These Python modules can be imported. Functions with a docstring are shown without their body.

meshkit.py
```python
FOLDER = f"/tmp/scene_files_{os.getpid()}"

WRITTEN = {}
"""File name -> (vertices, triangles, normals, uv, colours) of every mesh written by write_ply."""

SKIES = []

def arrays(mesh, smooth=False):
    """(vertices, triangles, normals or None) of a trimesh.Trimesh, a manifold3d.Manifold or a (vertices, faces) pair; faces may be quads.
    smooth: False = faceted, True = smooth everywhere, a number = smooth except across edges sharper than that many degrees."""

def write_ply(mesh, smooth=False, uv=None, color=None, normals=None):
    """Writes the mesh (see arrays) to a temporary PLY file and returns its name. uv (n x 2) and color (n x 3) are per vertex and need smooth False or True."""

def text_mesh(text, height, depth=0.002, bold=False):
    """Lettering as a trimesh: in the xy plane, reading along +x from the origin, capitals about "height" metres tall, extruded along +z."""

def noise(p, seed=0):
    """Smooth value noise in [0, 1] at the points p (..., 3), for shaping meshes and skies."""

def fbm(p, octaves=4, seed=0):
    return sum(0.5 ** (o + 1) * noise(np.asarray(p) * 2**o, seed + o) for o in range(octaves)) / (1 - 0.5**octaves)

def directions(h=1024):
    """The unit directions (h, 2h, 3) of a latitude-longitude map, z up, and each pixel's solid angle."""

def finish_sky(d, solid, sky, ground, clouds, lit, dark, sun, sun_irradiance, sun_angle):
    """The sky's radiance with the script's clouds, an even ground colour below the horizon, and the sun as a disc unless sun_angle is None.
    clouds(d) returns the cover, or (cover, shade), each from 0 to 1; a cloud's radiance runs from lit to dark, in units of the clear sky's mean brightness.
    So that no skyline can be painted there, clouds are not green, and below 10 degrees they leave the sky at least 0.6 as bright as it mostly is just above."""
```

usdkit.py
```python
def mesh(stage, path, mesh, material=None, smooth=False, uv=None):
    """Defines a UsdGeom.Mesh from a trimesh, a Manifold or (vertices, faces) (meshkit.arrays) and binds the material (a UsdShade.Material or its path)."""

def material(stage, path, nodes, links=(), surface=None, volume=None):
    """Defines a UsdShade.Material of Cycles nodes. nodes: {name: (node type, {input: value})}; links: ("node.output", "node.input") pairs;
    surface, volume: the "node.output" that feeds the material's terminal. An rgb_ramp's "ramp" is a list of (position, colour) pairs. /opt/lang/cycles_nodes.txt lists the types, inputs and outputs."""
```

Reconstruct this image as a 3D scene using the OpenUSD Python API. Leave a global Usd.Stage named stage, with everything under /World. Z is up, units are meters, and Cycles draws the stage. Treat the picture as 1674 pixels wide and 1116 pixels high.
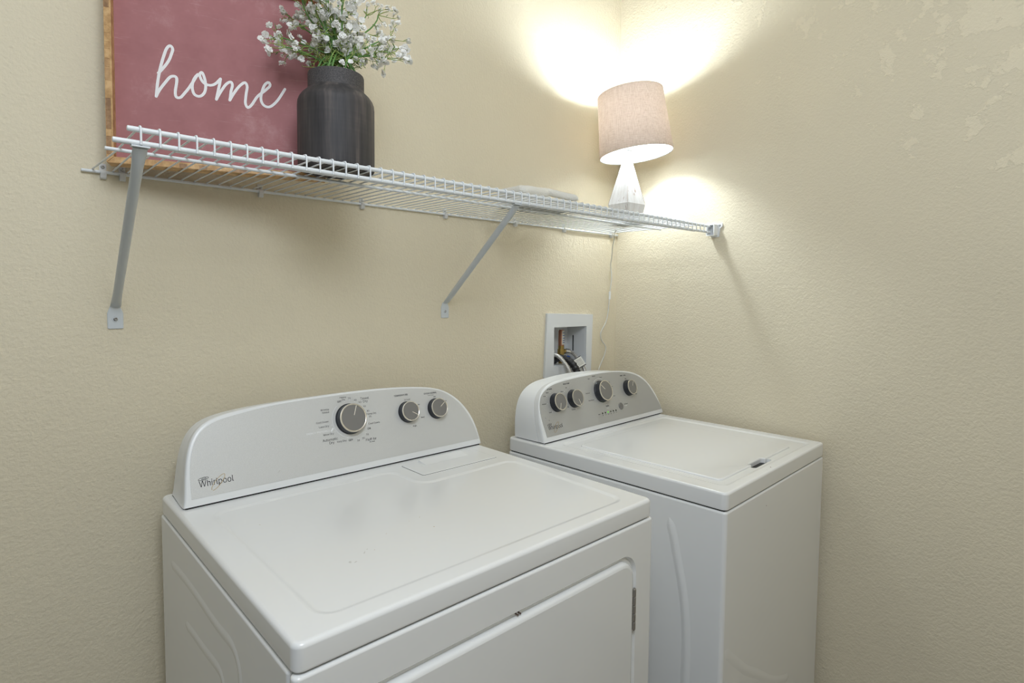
import math, random
import numpy as np, trimesh
from scipy.interpolate import splprep, splev
from shapely.geometry import Polygon, LineString, box as sbox
from shapely.ops import unary_union
from pxr import Usd, UsdGeom, UsdLux, UsdShade, Gf, Sdf
import usdkit, meshkit

stage = Usd.Stage.CreateInMemory()
UsdGeom.SetStageUpAxis(stage, UsdGeom.Tokens.z)
UsdGeom.SetStageMetersPerUnit(stage, 1.0)
world = UsdGeom.Xform.Define(stage, '/World')
stage.SetDefaultPrim(world.GetPrim())
UsdGeom.Scope.Define(stage, '/World/Looks')

# ------------------------------------------------------------------ camera
W_PX, H_PX, F_PX, V0 = 1674.0, 1116.0, 933.5058, 533.0126
yaw, pitch, roll = map(math.radians, (-42.3651, -3.2033, 0.4804))
fw = np.array([-math.sin(yaw) * math.cos(pitch), math.cos(yaw) * math.cos(pitch), math.sin(pitch)])
rt = np.cross(fw, [0, 0, 1]); rt /= np.linalg.norm(rt); up = np.cross(rt, fw)
rt, up = rt * math.cos(roll) + up * math.sin(roll), -rt * math.sin(roll) + up * math.cos(roll)
CAM = np.array([-1.8275, -1.3953, 1.3488])
cam = UsdGeom.Camera.Define(stage, '/World/Camera')
m = Gf.Matrix4d(*[float(v) for v in (*rt, 0, *up, 0, *(-fw), 0, *CAM, 1)])
cam.AddTransformOp().Set(m)
cam.CreateHorizontalApertureAttr(36.0)
cam.CreateVerticalApertureAttr(36.0 * H_PX / W_PX)
cam.CreateFocalLengthAttr(36.0 * F_PX / W_PX)
cam.CreateVerticalApertureOffsetAttr(-(H_PX / 2 - V0) * 36.0 / W_PX)
cam.CreateClippingRangeAttr(Gf.Vec2f(0.01, 100))
cam.CreateExposureAttr(0.10)

# ------------------------------------------------------------------ light: soft daylight from the open left side, ceiling lamp
dome = UsdLux.DomeLight.Define(stage, '/World/sky')
dome.CreateColorAttr(Gf.Vec3f(0.80, 0.91, 1.0)); dome.CreateIntensityAttr(0.07)
lamp_c = UsdLux.SphereLight.Define(stage, '/World/ceiling_lamp_light')
lamp_c.CreateRadiusAttr(0.28); lamp_c.CreateIntensityAttr(12.6); lamp_c.CreateColorAttr(Gf.Vec3f(0.90, 0.985, 1.10))
lamp_c.AddTranslateOp().Set(Gf.Vec3d(-1.75, -1.55, 2.17))
BULB_POWER = 2.6

# ------------------------------------------------------------------ materials
def mat(name, nodes, links=(), surface='p.BSDF'):
    return usdkit.material(stage, '/World/Looks/' + name, nodes, links, surface=surface)

def plain(name, col, rough=0.5, **kw):
    return mat(name, {'p': ('principled_bsdf', {'base_color': col, 'roughness': rough, **kw})})

def wall_material(name, base, patch_axis=None):
    nodes = {
        'geo': ('geometry', {}),
        'n1': ('noise_texture', {'scale': 150.0, 'detail': 3.0, 'roughness': 0.55}),
        'n2': ('noise_texture', {'scale': 62.0, 'detail': 2.0}),
        'n3': ('noise_texture', {'scale': 1.7, 'detail': 2.0}),
        'add': ('math', {'math_type': 'add'}),
        'mul': ('math', {'math_type': 'multiply', 'value2': 0.7}),
        'bump': ('bump', {'strength': 0.55, 'distance': 0.0030}),
        'r': ('rgb_ramp', {'ramp': [(0.3, tuple(c * 0.965 for c in base)), (0.7, tuple(min(1, c * 1.03) for c in base))]}),
        'p': ('principled_bsdf', {'roughness': 0.72, 'specular_ior_level': 0.25}),
    }
    links = [('geo.position', 'n1.vector'), ('geo.position', 'n2.vector'), ('geo.position', 'n3.vector'),
             ('n2.fac', 'mul.value1'), ('n1.fac', 'add.value1'), ('mul.value', 'add.value2'),
             ('n3.fac', 'r.fac'), ('r.color', 'p.base_color'), ('bump.normal', 'p.normal')]
    if patch_axis:
        # flat trowelled islands high on the wall near the camera end: a skim that did not take the spray texture
        nodes.update({
            'n4': ('noise_texture', {'scale': 14.0, 'detail': 5.0, 'roughness': 0.62}),
            'sep': ('separate_xyz', {}),
            'ny': ('math', {'math_type': 'multiply', 'value2': -1.0}),
            'gm': ('math', {'math_type': 'multiply_add', 'value2': 0.9}),
            'gk': ('math', {'math_type': 'multiply', 'value2': 0.32}),
            'gc': ('math', {'math_type': 'subtract', 'value2': 0.84}),
            'ga': ('math', {'math_type': 'add'}),
            'pr': ('rgb_ramp', {'ramp': [(0.62, (0, 0, 0)), (0.645, (1, 1, 1))]}),
            'big': ('math', {'math_type': 'multiply', 'value2': 0.55}),
            'a2': ('math', {'math_type': 'add'}),
            'mixc': ('mix', {'color2': tuple(min(1, c * 1.1) for c in base)}),
            'pf': ('math', {'math_type': 'multiply', 'value2': 0.75}),
        })
        links = [l for l in links if l != ('r.color', 'p.base_color')]
        links += [('geo.position', 'n4.vector'), ('geo.position', 'sep.vector'), ('sep.y', 'ny.value1'),
                  ('ny.value', 'gm.value1'), ('sep.z', 'gm.value3'), ('gm.value', 'gk.value1'), ('gk.value', 'gc.value1'), ('n4.fac', 'ga.value1'), ('gc.value', 'ga.value2'),
                  ('ga.value', 'pr.fac'), ('pr.color', 'big.value1'), ('add.value', 'a2.value1'), ('big.value', 'a2.value2'),
                  ('a2.value', 'bump.height'), ('pr.color', 'pf.value1'), ('pf.value', 'mixc.fac'), ('r.color', 'mixc.color1'), ('mixc.color', 'p.base_color')]
    else:
        links.append(('add.value', 'bump.height'))
    return mat(name, nodes, links)

WALL = (0.735, 0.66, 0.50)
M = {}
M['wall'] = wall_material('wall_paint', WALL)
M['wall_r'] = wall_material('wall_paint_right', WALL, True)
M['ceiling'] = plain('ceiling_paint', (0.78, 0.76, 0.71), 0.9)
M['floor'] = mat('floor_vinyl', {'n': ('noise_texture', {'scale': 6.0, 'detail': 4.0}),
                                 'r': ('rgb_ramp', {'ramp': [(0.3, (0.12, 0.10, 0.08)), (0.7, (0.17, 0.14, 0.11))]}),
                                 'p': ('principled_bsdf', {'roughness': 0.5})}, [('n.color', 'r.fac'), ('r.color', 'p.base_color')])
M['enamel'] = mat('white_enamel', {
    'geo': ('geometry', {}), 'n': ('noise_texture', {'scale': 240.0, 'detail': 1.0}), 'b': ('bump', {'strength': 0.05, 'distance': 0.0006}),
    'p': ('principled_bsdf', {'base_color': (0.80, 0.805, 0.80), 'roughness': 0.22, 'coat_weight': 0.35, 'coat_roughness': 0.08})},
    [('geo.position', 'n.vector'), ('n.fac', 'b.height'), ('b.normal', 'p.normal')])
M['plastic_white'] = plain('white_plastic', (0.80, 0.81, 0.81), 0.3)
M['silver'] = mat('silver_panel', {
    'geo': ('geometry', {}), 'n': ('noise_texture', {'scale': 900.0, 'detail': 1.0}),
    'r': ('rgb_ramp', {'ramp': [(0.3, (0.61, 0.615, 0.61)), (0.7, (0.69, 0.695, 0.69))]}),
    'p': ('principled_bsdf', {'metallic': 0.25, 'roughness': 0.42})},
    [('geo.position', 'n.vector'), ('n.fac', 'r.fac'), ('r.color', 'p.base_color')])
M['silver_w'] = mat('silver_panel_darker', {
    'geo': ('geometry', {}), 'n': ('noise_texture', {'scale': 900.0, 'detail': 1.0}),
    'r': ('rgb_ramp', {'ramp': [(0.3, (0.44, 0.44, 0.43)), (0.7, (0.51, 0.51, 0.50))]}),
    'p': ('principled_bsdf', {'metallic': 0.3, 'roughness': 0.4})},
    [('geo.position', 'n.vector'), ('n.fac', 'r.fac'), ('r.color', 'p.base_color')])
M['ink'] = plain('dark_print', (0.06, 0.06, 0.065), 0.6)
M['ink_white'] = plain('white_print', (0.85, 0.86, 0.87), 0.6)
M['ink_gold'] = plain('gold_print', (0.46, 0.33, 0.12), 0.4)
M['knob_black'] = plain('knob_black', (0.018, 0.02, 0.026), 0.35)
M['knob_grey'] = plain('knob_grey', (0.23, 0.225, 0.22), 0.4, metallic=0.3)
M['knob_ring'] = plain('knob_ring', (0.72, 0.68, 0.60), 0.22, metallic=0.7)
M['pointer'] = plain('pointer_cream', (0.78, 0.73, 0.63), 0.4)
M['dark_gap'] = plain('dark_gap', (0.03, 0.03, 0.03), 0.7)
M['pocket'] = plain('pocket_dark', (0.012, 0.013, 0.016), 0.5)
M['led_off'] = plain('led_off', (0.05, 0.06, 0.04), 0.3)
M['led_on'] = mat('led_on', {'p': ('principled_bsdf', {'base_color': (0.1, 0.5, 0.05), 'emission_color': (0.25, 0.9, 0.1), 'emission_strength': 0.6})})
M['chrome'] = plain('steel', (0.55, 0.54, 0.52), 0.3, metallic=0.9)
M['screw'] = plain('screw_steel', (0.42, 0.42, 0.41), 0.38, metallic=0.85)
M['vinyl'] = plain('white_vinyl', (0.74, 0.765, 0.775), 0.32)
M['clip'] = plain('clip_plastic', (0.66, 0.66, 0.645), 0.4)
M['bracket'] = plain('bracket_paint', (0.60, 0.635, 0.655), 0.38)
M['chip'] = plain('paint_chip', (0.13, 0.09, 0.07), 0.8)
M['stain'] = plain('tan_stain', (0.52, 0.43, 0.32), 0.6)
M['grime'] = plain('grey_scuff', (0.56, 0.55, 0.53), 0.6)
M['chalk_pink'] = mat('chalky_pink', {
    'tc': ('texture_coordinate', {}), 'n': ('noise_texture', {'scale': 7.0, 'detail': 6.0, 'roughness': 0.65}),
    'mp': ('mapping', {'scale': (1.0, 6.0, 1.0)}), 'n2': ('noise_texture', {'scale': 22.0, 'detail': 4.0, 'roughness': 0.7}),
    'mp2': ('mapping', {'scale': (9.0, 9.0, 150.0), 'rotation': (0.0, 0.35, 0.0)}), 'n3': ('noise_texture', {'scale': 1.4, 'detail': 5.0, 'roughness': 0.7}),
    'r': ('rgb_ramp', {'ramp': [(0.32, (0.345, 0.145, 0.148)), (0.55, (0.40, 0.175, 0.178)), (0.72, (0.50, 0.28, 0.275))]}),
    'r3': ('rgb_ramp', {'ramp': [(0.60, (0, 0, 0)), (0.74, (0.30, 0.30, 0.30))]}),
    'ad': ('math', {'math_type': 'add'}), 'h': ('math', {'math_type': 'multiply', 'value2': 0.5}),
    'mx': ('mix', {'color2': (0.66, 0.46, 0.45)}),
    'p': ('principled_bsdf', {'roughness': 0.75, 'specular_ior_level': 0.3})},
    [('tc.object', 'n.vector'), ('tc.object', 'mp.vector'), ('mp.vector', 'n2.vector'), ('tc.object', 'mp2.vector'), ('mp2.vector', 'n3.vector'),
     ('n.fac', 'ad.value1'), ('n2.fac', 'ad.value2'), ('ad.value', 'h.value1'), ('h.value', 'r.fac'), ('n3.fac', 'r3.fac'),
     ('r3.color', 'mx.fac'), ('r.color', 'mx.color1'), ('mx.color', 'p.base_color')])
M['board_white'] = plain('white_paint_lettering', (0.84, 0.82, 0.81), 0.6)

def bamboo(name, a, b, c, scale):
    return mat(name, {
        'tc': ('texture_coordinate', {}), 'mp': ('mapping', {'scale': scale}), 'n': ('noise_texture', {'scale': 1.0, 'detail': 3.0, 'roughness': 0.6}),
        'r': ('rgb_ramp', {'ramp': [(0.36, a), (0.5, b), (0.64, c)]}), 'p': ('principled_bsdf', {'roughness': 0.5})},
        [('tc.object', 'mp.vector'), ('mp.vector', 'n.vector'), ('n.fac', 'r.fac'), ('r.color', 'p.base_color')])
BA = ((0.42, 0.235, 0.085), (0.54, 0.32, 0.13), (0.64, 0.41, 0.19))
M['bamboo_light'] = bamboo('bamboo_light', *BA, (60, 60, 60))
M['bamboo_mid'] = bamboo('bamboo_mid', (0.33, 0.18, 0.068), (0.45, 0.255, 0.105), (0.54, 0.325, 0.145), (60, 60, 60))
M['bamboo_dark'] = bamboo('bamboo_dark', (0.23, 0.12, 0.05), (0.32, 0.175, 0.075), (0.42, 0.245, 0.115), (60, 60, 60))
M['vase'] = mat('dark_washed_wood', {
    'tc': ('texture_coordinate', {}), 'mp': ('mapping', {'scale': (85, 85, 5)}), 'n': ('noise_texture', {'scale': 1.0, 'detail': 5.0, 'roughness': 0.6}),
    'mp2': ('mapping', {'scale': (26, 26, 3.5)}), 'n2': ('noise_texture', {'scale': 1.0, 'detail': 4.0}),
    'mp3': ('mapping', {'scale': (4, 4, 170)}), 'n3': ('noise_texture', {'scale': 1.0, 'detail': 1.0}),
    'a': ('math', {'math_type': 'add'}), 'h': ('math', {'math_type': 'multiply', 'value2': 0.5}),
    'h3': ('math', {'math_type': 'multiply', 'value2': 0.05}), 'a3': ('math', {'math_type': 'add'}),
    'r': ('rgb_ramp', {'ramp': [(0.40, (0.020, 0.018, 0.020)), (0.54, (0.046, 0.041, 0.041)), (0.66, (0.105, 0.086, 0.077)), (0.76, (0.19, 0.155, 0.135))]}),
    'b': ('bump', {'strength': 0.35, 'distance': 0.0012}),
    'p': ('principled_bsdf', {'roughness': 0.62})},
    [('tc.object', 'mp.vector'), ('mp.vector', 'n.vector'), ('tc.object', 'mp2.vector'), ('mp2.vector', 'n2.vector'),
     ('tc.object', 'mp3.vector'), ('mp3.vector', 'n3.vector'), ('n.fac', 'a.value1'), ('n2.fac', 'a.value2'), ('a.value', 'h.value1'),
     ('n3.fac', 'h3.value1'), ('h.value', 'a3.value1'), ('h3.value', 'a3.value2'),
     ('a3.value', 'r.fac'), ('r.color', 'p.base_color'), ('n.fac', 'b.height'), ('b.normal', 'p.normal')])
M['vase_rim'] = mat('dark_grainy_rim', {
    'geo': ('geometry', {}), 'n': ('noise_texture', {'scale': 420.0, 'detail': 2.0}),
    'r': ('rgb_ramp', {'ramp': [(0.35, (0.04, 0.036, 0.037)), (0.7, (0.09, 0.082, 0.08))]}), 'p': ('principled_bsdf', {'roughness': 0.7})},
    [('geo.position', 'n.vector'), ('n.fac', 'r.fac'), ('r.color', 'p.base_color')])
M['stem'] = plain('stem_green', (0.115, 0.245, 0.06), 0.5)
M['twig'] = plain('twig_green', (0.28, 0.36, 0.09), 0.55)
M['leaf'] = plain('leaf_green', (0.13, 0.24, 0.075), 0.5)
M['petal'] = mat('white_petals', {'d': ('principled_bsdf', {'base_color': (0.93, 0.92, 0.89), 'roughness': 0.7}),
                                  't': ('translucent_bsdf', {'color': (0.93, 0.92, 0.88)}), 'm': ('mix_closure', {'fac': 0.25})},
                   [('d.BSDF', 'm.closure1'), ('t.BSDF', 'm.closure2')], surface='m.closure')
M['linen'] = mat('linen_shade', {
    'tc': ('texture_coordinate', {}), 'mp': ('mapping', {'scale': (60, 60, 900)}), 'n': ('noise_texture', {'scale': 1.0, 'detail': 3.0}),
    'mp2': ('mapping', {'scale': (700, 700, 30)}), 'n2': ('noise_texture', {'scale': 1.0, 'detail': 2.0}),
    'a': ('math', {'math_type': 'add'}), 'h': ('math', {'math_type': 'multiply', 'value2': 0.5}),
    'r': ('rgb_ramp', {'ramp': [(0.36, (0.56, 0.44, 0.36)), (0.5, (0.68, 0.56, 0.48)), (0.64, (0.76, 0.65, 0.57))]}),
    'd': ('diffuse_bsdf', {}), 't': ('translucent_bsdf', {}), 'm': ('mix_closure', {'fac': 0.155})},
    [('tc.object', 'mp.vector'), ('mp.vector', 'n.vector'), ('tc.object', 'mp2.vector'), ('mp2.vector', 'n2.vector'), ('n.fac', 'a.value1'), ('n2.fac', 'a.value2'),
     ('a.value', 'h.value1'), ('h.value', 'r.fac'), ('r.color', 'd.color'), ('r.color', 't.color'), ('d.BSDF', 'm.closure1'), ('t.BSDF', 'm.closure2')], surface='m.closure')
M['lining'] = mat('shade_lining', {'d': ('diffuse_bsdf', {'color': (0.85, 0.85, 0.84)}), 't': ('translucent_bsdf', {'color': (0.85, 0.82, 0.76)}), 'm': ('mix_closure', {'fac': 0.16})},
                    [('d.BSDF', 'm.closure1'), ('t.BSDF', 'm.closure2')], surface='m.closure')
M['whitewash'] = mat('whitewashed_wood', {
    'tc': ('texture_coordinate', {}), 'mp': ('mapping', {'scale': (90, 90, 9)}), 'n': ('noise_texture', {'scale': 1.0, 'detail': 4.0, 'roughness': 0.6}),
    'mp2': ('mapping', {'scale': (55, 55, 22)}), 'n2': ('noise_texture', {'scale': 1.0, 'detail': 3.0}),
    'r': ('rgb_ramp', {'ramp': [(0.3, (0.60, 0.575, 0.55)), (0.6, (0.74, 0.73, 0.72))]}),
    'r2': ('rgb_ramp', {'ramp': [(0.30, (1, 1, 1)), (0.37, (0, 0, 0))]}),
    'mx': ('mix', {'color2': (0.36, 0.27, 0.21)}), 'p': ('principled_bsdf', {'roughness': 0.65})},
    [('tc.object', 'mp.vector'), ('mp.vector', 'n.vector'), ('tc.object', 'mp2.vector'), ('mp2.vector', 'n2.vector'), ('n.fac', 'r.fac'), ('n2.fac', 'r2.fac'),
     ('r2.color', 'mx.fac'), ('r.color', 'mx.color1'), ('mx.color', 'p.base_color')])
M['worn_edge'] = plain('worn_brown_edge', (0.33, 0.23, 0.165), 0.7)
M['bulb'] = mat('bulb_glow', {'e': ('emission', {'color': (0.85, 0.935, 1.0), 'strength': 95.0 * BULB_POWER})}, surface='e.emission')
M['felt'] = plain('black_felt', (0.02, 0.02, 0.02), 0.9)
M['cord'] = plain('clear_white_cord', (0.66, 0.66, 0.62), 0.35)
M['towel'] = mat('terry_towel', {
    'geo': ('geometry', {}), 'n': ('noise_texture', {'scale': 380.0, 'detail': 2.0}), 'b': ('bump', {'strength': 0.9, 'distance': 0.002}),
    'p': ('principled_bsdf', {'base_color': (0.80, 0.78, 0.72), 'roughness': 0.95, 'specular_ior_level': 0.1})},
    [('geo.position', 'n.vector'), ('n.fac', 'b.height'), ('b.normal', 'p.normal')])
M['box_white'] = plain('outlet_box_plastic', (0.72, 0.735, 0.745), 0.45)
M['copper'] = plain('copper', (0.45, 0.20, 0.12), 0.4, metallic=0.7)
M['brass'] = plain('brass', (0.42, 0.30, 0.10), 0.35, metallic=0.85)
M['braid'] = mat('braided_steel', {
    'geo': ('geometry', {}), 'w': ('noise_texture', {'scale': 650.0, 'detail': 1.0}), 'r': ('rgb_ramp', {'ramp': [(0.4, (0.27, 0.26, 0.24)), (0.6, (0.66, 0.64, 0.60))]}),
    'p': ('principled_bsdf', {'metallic': 0.5, 'roughness': 0.4})},
    [('geo.position', 'w.vector'), ('w.fac', 'r.fac'), ('r.color', 'p.base_color')])
M['rubber'] = plain('black_rubber', (0.012, 0.012, 0.013), 0.5)
M['tag'] = plain('paper_tag', (0.70, 0.68, 0.60), 0.7)
M['blue_ink'] = plain('blue_print', (0.05, 0.10, 0.35), 0.6)
M['blue_handle'] = plain('blue_plastic', (0.01, 0.07, 0.35), 0.4)

# ------------------------------------------------------------------ scene helpers
used = {}
def numbered(path):
    n = used.get(path, 0); used[path] = n + 1
    return path if n == 0 else f'{path}_{n:03d}'

def meta(prim, label=None, cat=None, group=None, kind=None):
    for k, v in (('label', label), ('category', cat), ('group', group), ('kind', kind)):
        if v: prim.SetCustomDataByKey(k, v)
    return prim

def thing(name, label, cat, loc=(0, 0, 0), rotz=0.0, group=None):
    x = UsdGeom.Xform.Define(stage, numbered('/World/' + name))
    x.AddTranslateOp().Set(Gf.Vec3d(*map(float, loc)))
    if rotz: x.AddRotateZOp().Set(float(rotz))
    return meta(x.GetPrim(), label, cat, group)

def part(parent, name, mesh, material, smooth=30, label=None, kind=None):
    p = numbered(str(parent.GetPath()) + '/' + name)
    if isinstance(mesh, (list,)): mesh = trimesh.util.concatenate(mesh)
    g = usdkit.mesh(stage, p, mesh, material, smooth=smooth).GetPrim()
    return meta(g, label, None, None, kind)

def struct(name, mesh, material):
    g = usdkit.mesh(stage, numbered('/World/' + name), mesh, material).GetPrim()
    return meta(g, kind='structure')

def bx(x0, x1, y0, y1, z0, z1):
    b = trimesh.creation.box(extents=(x1 - x0, y1 - y0, z1 - z0)); b.apply_translation(((x0 + x1) / 2, (y0 + y1) / 2, (z0 + z1) / 2)); return b

def rrect(x0, x1, y0, y1, r, n=6):
    pts = []
    for cx, cy, a0 in ((x1 - r, y1 - r, 0), (x0 + r, y1 - r, 90), (x0 + r, y0 + r, 180), (x1 - r, y0 + r, 270)):
        for k in range(n + 1):
            a = math.radians(a0 + 90 * k / n); pts.append((cx + r * math.cos(a), cy + r * math.sin(a)))
    return np.array(pts)

def tri_poly(outer, holes=()):
    poly = Polygon(outer, [h for h in holes])
    return trimesh.creation.triangulate_polygon(poly, engine='earcut')

def loft(rings, cap0=True, cap1=True):
    """rings: list of (N,3) closed loops (same N, counter-clockwise seen from the end of the list)."""
    n = len(rings[0]); v = np.vstack(rings); f = []
    for k in range(len(rings) - 1):
        for i in range(n):
            a, b = k * n + i, k * n + (i + 1) % n; f += [(a, b, b + n), (a, b + n, a + n)]
    meshes = [trimesh.Trimesh(v, f, process=False)]
    for do, ring, flip in ((cap0, rings[0], True), (cap1, rings[-1], False)):
        if do:
            c = ring.mean(0); q = ring - c
            u, s, vt = np.linalg.svd(q, full_matrices=False)
            p2 = q @ vt[:2].T
            try:
                vv, ff = trimesh.creation.triangulate_polygon(Polygon(p2), engine='earcut')
                v3 = c + np.asarray(vv)[:, :2] @ vt[:2]
                t = trimesh.Trimesh(v3, ff, process=False)
                want = (rings[-1].mean(0) - rings[-2].mean(0)) if not flip else (rings[0].mean(0) - rings[1].mean(0))
                area = np.cross(ring - c, np.roll(ring, -1, 0) - c).sum(0) * (-1 if flip else 1)
                if np.dot(t.face_normals[np.argmax(t.area_faces)], area) < 0: t.invert()
                meshes.append(t)
            except Exception:
                pass
    return trimesh.util.concatenate(meshes)

def z_loft(rings, **k):
    return loft([np.column_stack([r, np.full(len(r), z)]) for r, z in rings], **k)

def slab(x0, x1, y0, y1, z0, z1, r=0.012, e=0.004, n=6, bottom=0.0):
    """box with rounded vertical corners and rolled top (and bottom) edge"""
    R = lambda d: rrect(x0 + d, x1 - d, y0 + d, y1 - d, max(r - d, 0.0008), n)
    rings = []
    if bottom: rings += [(R(bottom), z0), (R(bottom * 0.3), z0 + bottom * 0.3), (R(0), z0 + bottom)]
    else: rings += [(R(0), z0)]
    for k in range(0, 5):
        a = math.pi / 2 * k / 4; rings.append((R(e * (1 - math.cos(a))), z1 - e + e * math.sin(a)))
    rings.append((R(e + 0.0012), z1))
    return z_loft(rings)

def tube(path, r, sides=10, cap=True):
    p = np.asarray(path, float); rr = np.broadcast_to(np.asarray(r, float), (len(p),))
    t = np.gradient(p, axis=0); t /= np.linalg.norm(t, axis=1, keepdims=True) + 1e-12
    ref = np.array([0, 0, 1.0]) if abs(t[0][2]) < 0.9 else np.array([1.0, 0, 0])
    a = np.cross(t[0], ref); a /= np.linalg.norm(a); rings = []
    ang = np.arange(sides) * 2 * np.pi / sides
    for i in range(len(p)):
        a = a - t[i] * np.dot(a, t[i]); a /= np.linalg.norm(a); b = np.cross(t[i], a)
        rings.append(p[i] + rr[i] * (np.cos(ang)[:, None] * a + np.sin(ang)[:, None] * b))
    n = sides; v = np.vstack(rings); f = []
    for k in range(len(p) - 1):
        for i in range(n):
            q, w = k * n + i, k * n + (i + 1) % n; f += [(q, w, w + n), (q, w + n, q + n)]
    if cap:
        v = np.vstack([v, p[:1], p[-1:]]); c0, c1 = len(v) - 2, len(v) - 1; o = (len(p) - 1) * n
        for i in range(n): f += [(c0, (i + 1) % n, i), (c1, o + i, o + (i + 1) % n)]
    return trimesh.Trimesh(v, f, process=False)

def rod(a, b, r, sides=10, round_end=True):
    a, b = np.array(a, float), np.array(b, float); d = (b - a) / np.linalg.norm(b - a); e = r * 0.45
    if not round_end: return tube([a, b], r, sides)
    return tube([a, a + d * e * 0.3, a + d * e, b - d * e, b - d * e * 0.3, b], [r * 0.6, r * 0.88, r, r, r * 0.88, r * 0.6], sides)

def smooth_path(pts, n=40, s=0.0):
    pts = np.asarray(pts, float); k = min(3, len(pts) - 1)
    tck, _ = splprep(pts.T, s=s, k=k); return np.array(splev(np.linspace(0, 1, n), tck)).T

def lathe(profile, n=48):
    prof = np.asarray(profile, float); ang = np.arange(n) * 2 * np.pi / n
    v, f = [], []
    for r, z in prof: v += [(r * math.cos(a), r * math.sin(a), z) for a in ang]
    for k in range(len(prof) - 1):
        for i in range(n):
            a, b = k * n + i, k * n + (i + 1) % n; f += [(a, b, b + n), (a, b + n, a + n)]
    mm = trimesh.Trimesh(np.array(v), f, process=False); mm.merge_vertices(); mm.update_faces(mm.nondegenerate_faces()); return mm

def extrude(poly, h, z=0.0):
    out = []
    for g in (poly.geoms if hasattr(poly, 'geoms') else [poly]):
        e = trimesh.creation.extrude_polygon(g, h, engine='earcut'); e.apply_translation((0, 0, z)); out.append(e)
    return trimesh.util.concatenate(out)

def frame(mesh, origin, ex, ey, ez):
    T = np.eye(4); T[:3, 0], T[:3, 1], T[:3, 2], T[:3, 3] = ex, ey, ez, origin
    mm = mesh.copy(); mm.apply_transform(T); return mm

def shift(mesh, d):
    mm = mesh.copy(); mm.apply_translation(d); return mm

# ------------------------------------------------------------------ room
BX = (-0.3625, -0.1830, 1.090, 1.2350)          # opening of the washer outlet box in the back wall
opening = sbox(BX[0], BX[2], BX[1], BX[3])
back = extrude(sbox(-3.2, 0.0, 0.12, 2.75).difference(opening), 0.12)
struct('wall_back', frame(back, (0, 0.12, 0), (1, 0, 0), (0, 0, 1), (0, -1, 0)), M['wall'])
struct('wall_right', bx(0.0, 0.12, -3.0, 0.12, 0, 2.75), M['wall_r'])
struct('wall_front', bx(-3.2, 0.12, -3.12, -3.0, 0, 2.75), M['wall'])
struct('floor', bx(-3.2, 0.12, -3.12, 0.12, -0.05, 0), M['floor'])
struct('ceiling', bx(-3.2, 0.12, -3.12, 0.12, 2.75, 2.8), M['ceiling'])

# ------------------------------------------------------------------ appliances: shared builders
CA = math.radians(18.0)
def console_T(yc, z0):
    o = np.array([0, yc, z0]); ex = np.array([1.0, 0, 0]); ey = np.array([0, math.sin(CA), math.cos(CA)]); ez = np.array([0, -math.cos(CA), math.sin(CA)])
    return o, ex, ey, ez

def arch(pts, n=70, s=2e-6):
    p = smooth_path(pts, 300, s); d = np.r_[0, np.cumsum(np.linalg.norm(np.diff(p, axis=0), axis=1))]
    t = np.linspace(0, d[-1], n); return np.column_stack([np.interp(t, d, p[:, 0]), np.interp(t, d, p[:, 1])])

def closed(a, nb=24):
    base = np.column_stack([np.linspace(a[-1, 0], a[0, 0], nb + 2)[1:-1], np.linspace(a[-1, 1], a[0, 1], nb + 2)[1:-1]])
    return np.vstack([a, base])[::-1]              # counter-clockwise

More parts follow.
